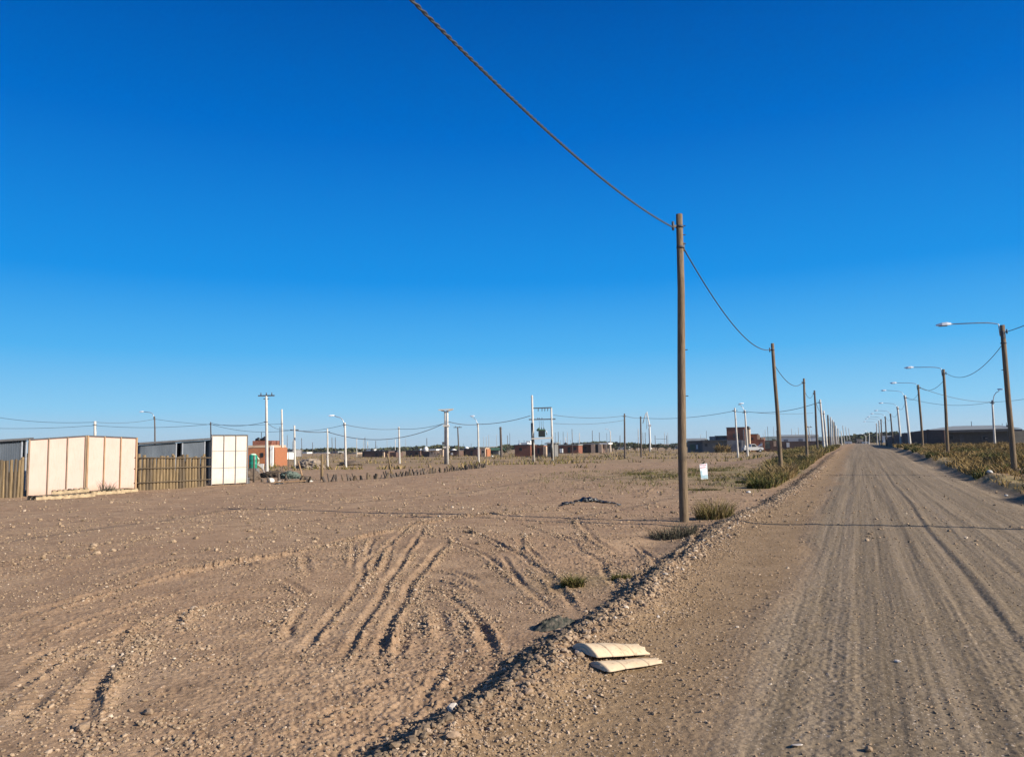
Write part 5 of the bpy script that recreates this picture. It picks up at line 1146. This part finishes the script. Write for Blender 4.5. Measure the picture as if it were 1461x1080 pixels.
h = House('two_storey_house', 'two storey unfinished brick house with a grey plastered ground floor and black roof tank', 1038, 1070, 158, 641.5)
h.block(1038.3, 1063, 610.2, 8, 'brick_red', ybot=628, name='upper_wall', parapet='roof_dark'); h.block(1038.3, 1063.2, 628, 8, 'render_grey', -.06); h.block(1063.2, 1069.6, 611.5, 7, 'render_beige', .4, name='side_wall')
h.opening(1047.5, 1049.5, 619, 624.5, frame='iron'); h.opening(1053, 1055.8, 619, 626.5, frame='iron'); h.opening(1054, 1056, 632, 636.5, -.06, frame='iron'); h.opening(1061, 1062.6, 613, 627, m='render_grey', name='pilaster'); h.tank(1067.6, 608.5, 612.4, .5, back=1.2); h.column(1058.5, 628, None, .3, 'render_grey', -.15)
h = House('brick_annex', 'red brick annex with two white chimney columns right of the two storey house', 1070, 1092, 160, 641)
h.block(1070, 1082, 619.8, 7, 'brick_red', parapet='roof_dark'); h.block(1082, 1090.5, 624.2, 6, 'brick_red', .5); h.chimney(1083.2, 620.5, 627, .55, 'render_beige', .2); h.chimney(1088.3, 624, 627, .5, 'render_beige', .2); h.opening(1073, 1076, 624, 628); h.opening(1085, 1088, 631, 641, .5, m='render_grey', name='door')
h = House('garden_wall', 'dark reddish wall with a grey gate right of the brick annex', 1090, 1112, 160, 640.5, cat='wall')
h.block(1090, 1111, 628.5, .3, 'brick_dark', .3); h.opening(1092, 1099, 630, 640, .3, m='tarp', name='gate'); h.opening(1104, 1107.8, 629.2, 636.8, .2, m='render_beige', name='notice_board')
h = House('warehouse', 'long bright white warehouse behind the second and third roadside poles', 1113, 1166, 260, 636, cat='warehouse')
h.block(1114, 1165, 622.8, 18, 'render_white'); h.roof(1113, 1166, 623, 620.5, 18, 'roof_grey'); h.opening(1120, 1126, 627, 633, m='render_grey', name='door'); h.opening(1140, 1146, 626, 632, m='render_grey', name='door')
h = House('garden_wall', 'long dark wall in front of the white warehouse', 1110, 1180, 150, 640, cat='wall')
h.block(1110, 1180, 629.4, .3, 'brick_dark'); h.opening(1124, 1128, 631.5, 638, m='render_white', name='gate'); h.opening(1166, 1170, 630, 636, m='dark_glass', name='gate')
# white pickup
D = 150; q = ground_of(1074, D, 640); z = H(*q); e = empty('pickup_truck', (q[0], q[1], z)); xq, yq = q; Lh = 2.0
sec = lambda pts, w0, m, n_: MB().prism([(xq + a_, yq - w0, z + b_) for a_, b_ in pts], [(xq + a_, yq + w0, z + b_) for a_, b_ in pts]).build(n_, MAT[m], e)
body = sec([(-1.9, .45), (-1.9, 1.0), (-.55, 1.05), (-.3, 1.0), (.75, 1.02), (1.75, .92), (1.9, .55), (1.6, .42)], .8, 'car_white', 'body')
sec([(-.55, 1.05), (-.45, 1.62), (.25, 1.62), (.75, 1.03)], .72, 'car_white', 'cabin'); sec([(-.42, 1.10), (-.36, 1.52), (.2, 1.52), (.58, 1.10)], .735, 'dark_glass', 'window')
sec([(.85, 1.05), (.95, 1.10), (1.75, 1.55), (1.72, 1.47)], .66, 'car_white', 'raised_hood')
for a_ in (-1.25, 1.2):
    for s_ in (-1, 1):
        t_ = MB().tube([(xq + a_, yq + s_ * .62, z + .33), (xq + a_, yq + s_ * .84, z + .33)], .34, 14).build('wheel', MAT['tyre'], e); MB().tube([(xq + a_, yq + s_ * .63, z + .33), (xq + a_, yq + s_ * .86, z + .33)], .18, 10).build('rim', MAT['galv'], t_)
for s_ in (-1, 1): MB().box((xq + 1.84, yq + s_ * .55, z + .78), (.10, .25, .14)).build('headlight', MAT['lens'], e)
tag(e, 'white pickup truck with its hood raised in front of the two storey house', 'pickup')
q = ground_of(1063, 152, 640); tag(MB().lathe((q[0], q[1], H(*q)), [(.25, 0), (.32, .2), (.3, .9), (.2, 1.25), (.05, 1.4)], 10).build('white_sack', MAT['litter'], None), 'upright white bulk bag at the corner of the two storey house', 'sack')
# dark house and wall on the right
def wall_run(name, label, pts, m, th=.25, cap=None, cat='wall', group=None):
    """pts: (px, D, ytop) corners of a free-standing wall"""
    e = empty(name, V3(ground_of(pts[0][0], pts[0][1], 640), 0))
    for (p0, D0, y0), (p1, D1, y1) in zip(pts[:-1], pts[1:]):
        a, b = ground_of(p0, D0, 640), ground_of(p1, D1, 640); d = (b - a) / np.hypot(*(b - a)); nn = np.array([-d[1], d[0]]) * th / 2
        za, zb = upto(p0, y0, D0)[2], upto(p1, y1, D1)[2]; lo = min(H(*a), H(*b)) - .3
        MB().prism([V3(a + nn, lo), V3(a - nn, lo), V3(b - nn, lo), V3(b + nn, lo)], [V3(a + nn, za), V3(a - nn, za), V3(b - nn, zb), V3(b + nn, zb)]).build('wall_section', MAT[m], e)
        MB().tube([V3(b, lo), V3(b, zb + .06)], .2, 4, smooth=False).build('pier', MAT[m], e)
    return tag(e, label, cat, group)
wall_run('boundary_wall', 'long dark block wall along the right of the road, casting its shadow across it', [(1350, 91, 613.2), (1326, 95, 613.4), (1303, 100, 616.5), (1292, 113, 618), (1277, 140, 621.3), (1265, 168, 624)], 'brick_dark', .22)
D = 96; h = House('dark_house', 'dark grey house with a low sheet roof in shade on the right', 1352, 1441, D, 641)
h.block(1353, 1440, 613.6, 9, 'block_shaded'); xe0, xe1 = h.X(1326), h.X(1450); ze, zr = h.Z(613.4, 1390), h.Z(606.3, 1400)
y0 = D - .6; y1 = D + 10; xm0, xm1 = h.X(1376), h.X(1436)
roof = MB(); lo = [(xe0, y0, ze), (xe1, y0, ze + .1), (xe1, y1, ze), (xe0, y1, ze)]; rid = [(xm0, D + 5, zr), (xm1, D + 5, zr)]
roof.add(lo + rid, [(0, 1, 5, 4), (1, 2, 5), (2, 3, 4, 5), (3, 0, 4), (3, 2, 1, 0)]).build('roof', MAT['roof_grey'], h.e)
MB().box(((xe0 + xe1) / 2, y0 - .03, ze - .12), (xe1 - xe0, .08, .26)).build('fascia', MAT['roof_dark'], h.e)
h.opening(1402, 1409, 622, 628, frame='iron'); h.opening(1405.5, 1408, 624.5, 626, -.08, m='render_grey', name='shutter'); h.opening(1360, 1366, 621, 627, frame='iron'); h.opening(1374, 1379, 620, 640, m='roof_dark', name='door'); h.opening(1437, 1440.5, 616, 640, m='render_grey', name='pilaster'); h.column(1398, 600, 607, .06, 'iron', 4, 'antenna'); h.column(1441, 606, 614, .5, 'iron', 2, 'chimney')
wall_run('boundary_wall', 'dark wall continuing from the dark house past the right edge', [(1441, 97, 613.5), (1475, 97, 613), (1560, 97, 613)], 'block_shaded')
for k, (px, yt, D, lab) in enumerate([(1430, 604, 130, 'thin rod behind the right end of the dark house roof'), (1436, 603, 130, 'second thin rod behind the right end of the dark house roof')]):
    b = foot(px, D); pole('distant_pole', lab, 'pole', b, upto(px, yt, D), .05, .04, 'iron', 'thin distant poles on the horizon', n=5)
# far buildings on the horizon
far = [(414, 440, 644.5, 648.5, 320, 'render_white', 'long low white building far behind the gravel heap'), (440, 468, 645, 648.5, 330, 'render_white', 'low white building far behind the thick wooden post'),
       (470, 483, 643.5, 649, 300, 'render_grey', 'small grey far building between the two short concrete poles and the lamp pole'), (392, 402, 645, 655, 150, 'render_white', 'white shed with a round top right of the orange house'),
       (404, 419, 641.5, 652, 200, 'render_grey', 'grey far building between the bare pole and the cable start pole'), (496, 510, 645.5, 650, 260, 'render_beige', 'small beige far building right of the lamp pole'), (880, 896, 637, 642.5, 280, 'render_white', 'white far building behind the lone wooden pole'),
       (958, 970, 634, 642, 260, 'render_white', 'white far building showing left of the tall near pole'), (1208, 1216, 629, 637, 240, 'render_white', 'white house at the left end of the far trees closing the road'),
       (1224, 1232, 626, 636, 260, 'render_beige', 'beige two storey house closing the far end of the road'), (1232, 1241, 629.5, 635, 250, 'render_white', 'white low house right at the far end of the road'), (1262, 1276, 621, 627, 290, 'render_white', 'white building peeping over the dark wall on the right'), (986, 997, 627.5, 634, 330, 'render_grey', 'pale far building above the grey sheet roofed barn')]
for px0, px1, yt, yb, D, m, lab in far:
    h = House('far_building', lab, px0, px1, D, yb, 'building', group='pale buildings on the horizon'); h.block(px0, px1, yt + .7, 8, m, parapet='roof_grey'); w_ = px1 - px0
    h.opening(px0 + w_ * .2, px0 + w_ * .34, yt + (yb - yt) * .4, yt + (yb - yt) * .75); h.opening(px0 + w_ * .6, px0 + w_ * .74, yt + (yb - yt) * .4, yb, name='door')
for h, pxs in ((HOUSES[1], ((525, 641), (541, 641.5))), (HOUSES[5], ((662, 637.8), (677, 638.2))), (HOUSES[8], ((738, 632.4), (752, 632.8))), (HOUSES[10], ((805, 631.5), (817, 631.8)))):
    for px, yt in pxs: h.tank(px, yt, yt + 2.6, .45, 'black_plastic' if px % 2 else 'render_white', 2)
for h, pxs in ((HOUSES[1], (516, 531, 553)), (HOUSES[2], (579, 589, 597)), (HOUSES[5], (656, 668, 680)), (HOUSES[8], (735, 743, 755, 770)), (HOUSES[10], (797, 812, 823)), (HOUSES[-1], (1362, 1380, 1425))):
    for px in pxs: h.column(px, h.Z and (636 if px < 600 else 633 if px < 700 else 628 if px < 1000 else 603), None, .05, 'iron', 1.6, 'rebar')
for h in HOUSES: h.turn()
# ------------------------------------------------------------------ trees and hills far away
def crown_mesh(seed, n=420, m='dark_scrub'):
    rg = np.random.default_rng(seed); nc = 9; cen = rg.normal(0, .34, (nc, 3)) * np.array([1, 1, .7]); k = rg.integers(0, nc, n)
    d = rg.normal(size=(n, 3)); d /= np.linalg.norm(d, axis=1)[:, None]; P = cen[k] + d * rg.uniform(.12, .36, n)[:, None]; P[:, 2] = np.maximum(P[:, 2], -.55)
    A = rg.normal(size=(n, 3)); A /= np.linalg.norm(A, axis=1)[:, None]; B = np.cross(A, rg.normal(size=(n, 3))); B /= np.linalg.norm(B, axis=1)[:, None]; s_ = rg.uniform(.05, .12, n)[:, None]
    V = np.stack([P - A * s_, P + B * s_ * .7, P + A * s_, P - B * s_ * .7], 1).reshape(-1, 3); F_ = np.arange(4 * n).reshape(-1, 4)
    return numesh('crown', V, F_, MAT[m], attr=np.repeat(np.clip(rg.normal(.42, .22, n), 0, 1), 4))
CROWNS = [crown_mesh(s) for s in range(5)] + [crown_mesh(10 + s, m='twig') for s in range(2)]
def tree(label, px, D, ytop, ybot, wpx, k, group='dark trees on the horizon'):
    q = ground_of(px, D, ybot); z = H(*q); zt = upto(px, ytop, D)[2]; wd = wpx / FPX * D; hgt = zt - z
    e = empty('tree', (q[0], q[1], z)); tag(e, label, 'tree', group)
    MB().tube([(q[0], q[1], z - .2), (q[0] + .05, q[1], z + hgt * .35), (q[0], q[1], z + hgt * .6)], [.14 + .01 * hgt, .1, .05], 6).build('trunk', MAT['bark'], e)
    o = bpy.data.objects.new('crown', CROWNS[k]); col.objects.link(o); o.parent = e; o.location = (0, 0, hgt * .56); o.scale = (wd * .72, wd * .72, hgt * .62); o.rotation_euler = (0, 0, random.uniform(0, 6))
for px, D, yt, yb, wpx, k, lab in [
    (861, 195, 635, 645, 10, 0, 'dark bush tree left of the lamp pole at the flat roofed house end'), (873.5, 210, 630.5, 644, 5, 1, 'narrow dark tree right of the small lamp pole by the flat roofed house'),
    (879, 205, 637, 645, 9, 2, 'low dark bush between the flat roofed house and the lone wooden pole'), (896, 215, 635, 645, 11, 3, 'dark round tree just right of the lone wooden pole'),
    (906, 200, 631, 645, 10, 4, 'dark tree left of the second wooden pole'), (918, 200, 631, 645, 13, 0, 'large brown dark tree right of the second wooden pole'), (926, 210, 630, 644, 10, 1, 'dark tree at the foot of the pale tall mast'),
    (938, 215, 632, 643, 12, 2, 'dark tree right of the pale tall mast'), (950, 220, 634, 643, 11, 3, 'dark bush tree below the thin crossbar left of the near pole'), (961, 215, 632, 643, 10, 4, 'dark tree hard left of the tall near pole'),
    (1208, 255, 627, 637, 7, 5, 'bare grey tree at the left end of the trees closing the road'), (1215, 250, 626, 637, 9, 0, 'dark tree above the vanishing point of the road'), (1221, 262, 626.5, 637, 8, 5, 'bare grey tree behind the vanishing point of the road'),
    (1228, 270, 626, 636, 8, 1, 'dark tree behind the beige house closing the road'), (1240, 265, 626.5, 635, 8, 6, 'bare grey tree right of the beige house closing the road'), (1247, 240, 626, 634, 7, 2, 'dark tree by the last lamps of the right row'),
    (1253, 250, 627, 635, 7, 6, 'bare grey tree at the end of the boundary wall'), (1201, 240, 629, 637, 7, 3, 'dark bush at the end of the left pole row'), (495, 230, 644, 650, 9, 4, 'dark bush tree right behind the white lamp pole by the stakes'),
    (485, 240, 644.5, 650, 8, 0, 'dark bush tree left of the white lamp pole by the stakes'), (708, 180, 640, 648, 8, 1, 'green bush beside the green roofed shed'), (720, 185, 641, 648, 9, 2, 'dark bush between the stout dark pole and the brick house'), (395, 110, 652, 662, 6, 3, 'dark bush at the right side of the orange house'),
    (1103, 240, 623, 634, 12, 0, 'dark green tree behind the reddish wall with the gate'), (572, 200, 643.5, 649, 6, 2, 'small dark tree behind the plain concrete pole midway')]:
    tree(lab, px, D, yt, yb, wpx, k)
SHR = []
def shrub(px, D, hgt, wd, k, label, group):
    q = ground_of(px, D, 655); o = bpy.data.objects.new('shrub', CROWNS[k]); col.objects.link(o); o.location = (q[0], q[1], H(*q) + hgt * .42); o.scale = (wd * .7, wd * .7, hgt * .75); o.rotation_euler = (0, 0, random.uniform(0, 6)); tag(o, label, 'shrub', group)
rs_ = random.Random(17)
for k in range(16):
    u_ = rs_.uniform(33, 95); x_, y_ = xy(u_, rs_.uniform(-4.6, -3.0)); shrub(PW / 2 + FPX * x_ / y_, y_, rs_.uniform(.35, .75), rs_.uniform(.5, 1.0), rs_.choice([0, 1, 2, 3, 5]), 'low leafy shrub in the weed band along the left road edge', 'shrubs along the left road edge')
for k in range(12):
    u_ = rs_.uniform(34, 85); x_, y_ = xy(u_, rs_.uniform(4.8, 9)); shrub(PW / 2 + FPX * x_ / y_, y_, rs_.uniform(.3, .6), rs_.uniform(.5, 1.0), rs_.choice([5, 6, 4]), 'low dry shrub in the grass of the right verge', 'shrubs on the right verge')
# far plain edge: a low wooded rise that closes the horizon
def rise(name, px0, px1, D, h0, h1, label, m='dark_scrub', seed=1, n=5200):
    rg = np.random.default_rng(seed); f = rg.uniform(0, 1, n); X0, X1 = ground_of(px0, D, 640)[0], ground_of(px1, D, 640)[0]; x = X0 + (X1 - X0) * f; y = D + rg.uniform(0, 30, n)
    top = h0 + (h1 - h0) * np.clip(.5 + .9 * pn(x * .035, x * 0 + seed, seed) + .3 * pn(x * .15, x * 0, seed + 1), 0, 1); z = Hm(x, y) + top * rg.uniform(0, 1, n) ** .7
    A = rg.normal(size=(n, 3)); A /= np.linalg.norm(A, axis=1)[:, None]; B = np.cross(A, rg.normal(size=(n, 3))); B /= np.linalg.norm(B, axis=1)[:, None]; s_ = rg.uniform(.5, 1.1, n)[:, None]; P = np.stack([x, y, z], -1)
    V = np.stack([P - A * s_, P + B * s_, P + A * s_, P - B * s_], 1).reshape(-1, 3)
    return tag(link(name, numesh(name, V, np.arange(4 * n).reshape(-1, 4), MAT[m], attr=np.repeat(np.clip(rg.normal(.45, .2, n), 0, 1), 4)), None), label, kind='stuff')
rise('far_woodland', -60, 640, 380, .5, 2.6, 'dark far-off woodland strip along the left horizon', seed=3)
rise('far_woodland', 640, 1200, 360, .5, 3.2, 'dark far-off woodland strip along the middle horizon', seed=5)
rise('far_woodland', 1195, 1290, 300, 1.5, 4.0, 'dark far-off woodland closing the road', seed=7, n=2500)
hx = MB(); ring0 = []; ring1 = []
for k in range(25):
    px = 1040 + k * 9; f = k / 24; p = ground_of(px, 620, 640); hh = 8.5 * math.sin(math.pi * min(1, max(0, f))) ** .7 * (.8 + .2 * math.sin(f * 9)); ring0.append((p[0], p[1], -1)); ring1.append((p[0] * 1.06, p[1] * 1.06, hh * .9))
hx.add(ring0 + ring1 + [(p[0] * 1.25, p[1] * 1.25, -1) for p in ring0], [(k, k + 1, 26 + k, 25 + k) for k in range(24)] + [(25 + k, 26 + k, 51 + k, 50 + k) for k in range(24)], True)
tag(hx.build('hills', MAT['tarp'], None), kind='structure')
# ------------------------------------------------------------------ sign, litter and other small things on the ground
x, y = g(1004, 685); z = H(x, y); e = empty('ground_sign', (x, y, z)); D = y
def sp(px, py): p = upto(px, py, D); return p
q = [sp(1000.5, 684), sp(1010.3, 683), sp(1009, 661), sp(998.2, 662.5)]; bk = np.array([.01, .035, 0])
q = [p + np.array([0, .10 * (p[2] - z) * .6, 0]) for p in q]
MB().prism([p + bk for p in q], q).build('sign_board', MAT['sign_white'], e)
def on_sign(f0, g0, f1, g1, m, name):
    P = lambda f, g_: (q[0] * (1 - f) + q[1] * f) * (1 - g_) + (q[3] * (1 - f) + q[2] * f) * g_ - np.array([.001, .006, 0])
    c4 = [P(f0, g0), P(f1, g0), P(f1, g1), P(f0, g1)]; return MB().prism([c + np.array([0, .003, 0]) for c in c4], c4).build(name, MAT[m], e)
on_sign(.06, .90, .20, .98, 'pink_paint', 'pink_print'); on_sign(.30, .88, .42, .97, 'pink_paint', 'pink_print'); on_sign(.55, .86, .66, .97, 'pink_paint', 'pink_print'); on_sign(.76, .87, .88, .97, 'pink_paint', 'pink_print'); on_sign(.08, .74, .80, .80, 'pink_paint', 'pink_print'); on_sign(.02, .10, .26, .56, 'blue_print', 'blue_print'); on_sign(.26, .04, .98, .26, 'blue_print', 'blue_print')
for f in (.12, .88): p = q[0] * (1 - f) + q[1] * f; MB().bar(np.array([p[0], p[1] + .045, z - .1]), p + np.array([.0, .045, .5]), .03).build('leg', MAT['picket_grey'], e)
tag(e, 'small white sign board with faded pink and blue print, tilted on the ground', 'sign')
# two curved cardboard sheets on the shoulder
def half_tube(label, pa_, pb_, r0, r1, arc, seed, lift=0.0, roll=0.0, n=90, m_=22):
    A = np.array(g(*pa_)); B = np.array(g(*pb_)); d = B - A; L = np.hypot(*d); d = d / L; sd_ = np.array([d[1], -d[0]]); rg = np.random.default_rng(seed); th = .0045
    up_ = .8 * max(0.0, max(H(*(A + d * L * f + sd_ * o_)) - (H(*A) * (1 - f) + H(*B) * f) for f in np.linspace(0, 1, 9) for o_ in (-.05, .06)))
    vs = []; 
    for lay in (0, 1):
        for i_ in range(n + 1):
            f = i_ / n; r = (r0 + (r1 - r0) * f) * math.sqrt(max(.40, 1 - max(0, 1 - f / .05) ** 2)); c_ = A + d * L * f; zc = (H(*A) + lift) * (1 - f) + H(*B) * f - .004 + up_
            crease = -.020 * math.exp(-((f - .30 - .02 * math.sin(seed)) / .010) ** 2) - .022 * math.exp(-((f - .72) / .009) ** 2) - .012 * math.exp(-((f - .52) / .008) ** 2) * (seed % 2) + .006 * math.sin(f * 9 + seed)
            for j_ in range(m_ + 1):
                a_ = (j_ / m_ - .5) * arc + roll; rr_ = r + crease * math.cos(a_) + .006 * float(pn(f * 5 + seed, j_ * .2, seed)) - lay * th
                endw = .012 * math.sin(j_ * 1.1 + seed) * (1 if i_ == n else 0)
                p = c_ + sd_ * (rr_ * 1.25 * math.sin(a_)) + d * endw
                vs.append((p[0], p[1], zc + rr_ * (math.cos(a_) - math.cos(arc / 2) * .9) * 1.0))
    N = (n + 1) * (m_ + 1); W_ = m_ + 1; fs = []
    for i_ in range(n):
        for j_ in range(m_):
            k_ = i_ * W_ + j_; fs += [(k_, k_ + 1, k_ + W_ + 1, k_ + W_), (N + k_, N + k_ + W_, N + k_ + W_ + 1, N + k_ + 1)]
    for i_ in range(n):
        for j_ in (0, m_): k_ = i_ * W_ + j_; fs.append((k_, k_ + W_, N + k_ + W_, N + k_) if j_ else (k_, N + k_, N + k_ + W_, k_ + W_))
    for i_ in (0, n):
        for j_ in range(m_): k_ = i_ * W_ + j_; fs.append((k_, N + k_, N + k_ + 1, k_ + 1) if i_ == 0 else (k_, k_ + 1, N + k_ + 1, N + k_))
    fs.append(tuple(range(W_))[::-1])
    return tag(MB().add(vs, fs, True).build('cardboard_sheet', MAT['card'], None, (A[0], A[1], H(*A))), label, 'cardboard', 'curved cardboard on the shoulder')
half_tube('wider curved beige cardboard sheet with two creases, the upper of two on the road shoulder', (831, 936), (911, 931), .190, .145, 1.65, 3, .0)
half_tube('narrower curved beige cardboard sheet, the lower of two on the road shoulder', (852, 957), (938, 946), .155, .085, 1.40, 8, .0)
# dusty green cloth
def draped_cloth(label, px, py, L, W, hgt, rz, seed):
    """a thin crumpled sheet with an uneven outline lying on the ground"""
    x0, y0 = g(px, py); na, nb = 84, 44; a_, b_ = np.meshgrid(np.linspace(-1, 1, na), np.linspace(-1, 1, nb), indexing='ij'); a_ = a_.ravel(); b_ = b_.ravel()
    wv = .12 * pn(a_ * 2.2, b_ * 0 + seed, seed); bb = b_ + wv; th = np.arctan2(b_, a_)
    rim = .80 + .22 * pn(np.cos(th) * 1.6 + seed, np.sin(th) * 1.6, seed + 1) + .06 * pn(np.cos(th) * 6, np.sin(th) * 6, seed + 2)
    rr = np.sqrt(a_ ** 2 + b_ ** 2 * (1 + .5 * a_)) / rim; env = np.clip(1 - rr ** 2.5, 0, 1) * (1.0 - .45 * sm(-.1, 1, a_))
    fold = 1 - np.abs(pn(a_ * 1.4 + bb * 1.5, bb * 4.2, seed + 4)) * 1.9; fine_ = 1 - np.abs(pn(a_ * 3.5, bb * 9 + a_ * 2, seed + 5)) * 1.9
    z = hgt * env * (.40 + .62 * fold ** 2 + .18 * fine_)
    ca, sa = math.cos(rz), math.sin(rz); x = x0 + L / 2 * a_ * ca - W / 2 * b_ * sa; y = y0 + L / 2 * a_ * sa + W / 2 * b_ * ca
    zg = H(x, y); z = z + zg * .25 + .75 * H(x0, y0) * 1.0; z = np.maximum(z, zg + .003 + .012 * env)
    V = np.stack([x - x0, y - y0, z - H(x0, y0)], -1); idx = np.arange(na * nb).reshape(na, nb)
    q = np.stack([idx[:-1, :-1], idx[1:, :-1], idx[1:, 1:], idx[:-1, 1:]], -1).reshape(-1, 4); q = q[(rr[q].max(1) < 1.02)]
    return tag(link('crumpled_cloth', numesh('crumpled_cloth', V, q, MAT['cloth'], smooth=True), None, None, (x0, y0, H(x0, y0))), label, 'cloth')
draped_cloth('dusty dark green crumpled cloth lying left of the berm', 799, 898, .62, .34, .10, .12, 6)
# black debris on the field
r_ = random.Random(8); bp = []
for k in range(16):
    f = k / 15; px = 803 + 80 * f; py = 720 - 6 * math.sin(f * 3) ; bp.append((px, py))
x, y = g(842, 718); e = empty('black_debris', (x, y, H(x, y)))
for k, (px, py) in enumerate(bp):
    c_ = on(px + r_.uniform(-2, 2), py + r_.uniform(-1, 1), .03); s_ = r_.uniform(.08, .17) * (1.8 if 830 < px < 850 else 1.0)
    o = crumple('plastic_scrap', None, None, c_ - np.array([x, y, H(x, y)]), (s_ * 1.5, s_, s_ * (.9 if 830 < px < 850 else .5)), 'black_plastic', 50 + k, .45, rz=r_.uniform(0, 3), sub=2); o.parent = e
tag(e, 'jagged heap of black plastic scraps on the open dirt left of the tall near pole', 'debris')
for px, py, s_, lab in [(1090, 679, .34, 'white plastic bag caught in the weeds left of the second roadside pole'), (1412, 677, .24, 'white plastic bag in the dry grass left of the nearest street lamp'), (1436, 708, .10, 'small white litter lump on the right road edge'),
                        (1372, 651, .35, 'pale litter in the dry grass right of the second street lamp'), (1347, 648, .3, 'white litter scrap just left of the second street lamp'), (1390, 678, .14, 'tiny white litter piece in the verge grass'), (702, 652, .5, 'white bag on the plain by the small beige hut'), (928, 641, 1.2, 'white bulk bag under the pale tall mast'), (1403, 645, .4, 'pink beige litter lump before the dark house'), (1068, 704, .13, 'pale broken lump by the weeds in front of the second pole')]:
    crumple('litter_bag', lab, 'litter', on(px, py, s_ * .2), (s_, s_ * .8, s_ * .6), 'litter', int(px), .35, rz=px, sub=2)
HAZE = 0.00014
# ------------------------------------------------------------------ the air over the plain
t = bpy.data.materials.new('pale_haze'); t.use_nodes = True; nn = t.node_tree.nodes; nn.remove(nn['Principled BSDF'])
pv = nn.new('ShaderNodeVolumePrincipled'); pv.inputs['Color'].default_value = (.80, .88, 1, 1); pv.inputs['Density'].default_value = HAZE; pv.inputs['Anisotropy'].default_value = .2
t.node_tree.links.new(pv.outputs[0], nn['Material Output'].inputs['Volume'])
tag(MB().box((0, 0, 6.5), (3300, 3300, 19)).build('haze', t), kind='stuff')
scene.cycles.volume_bounces = 0
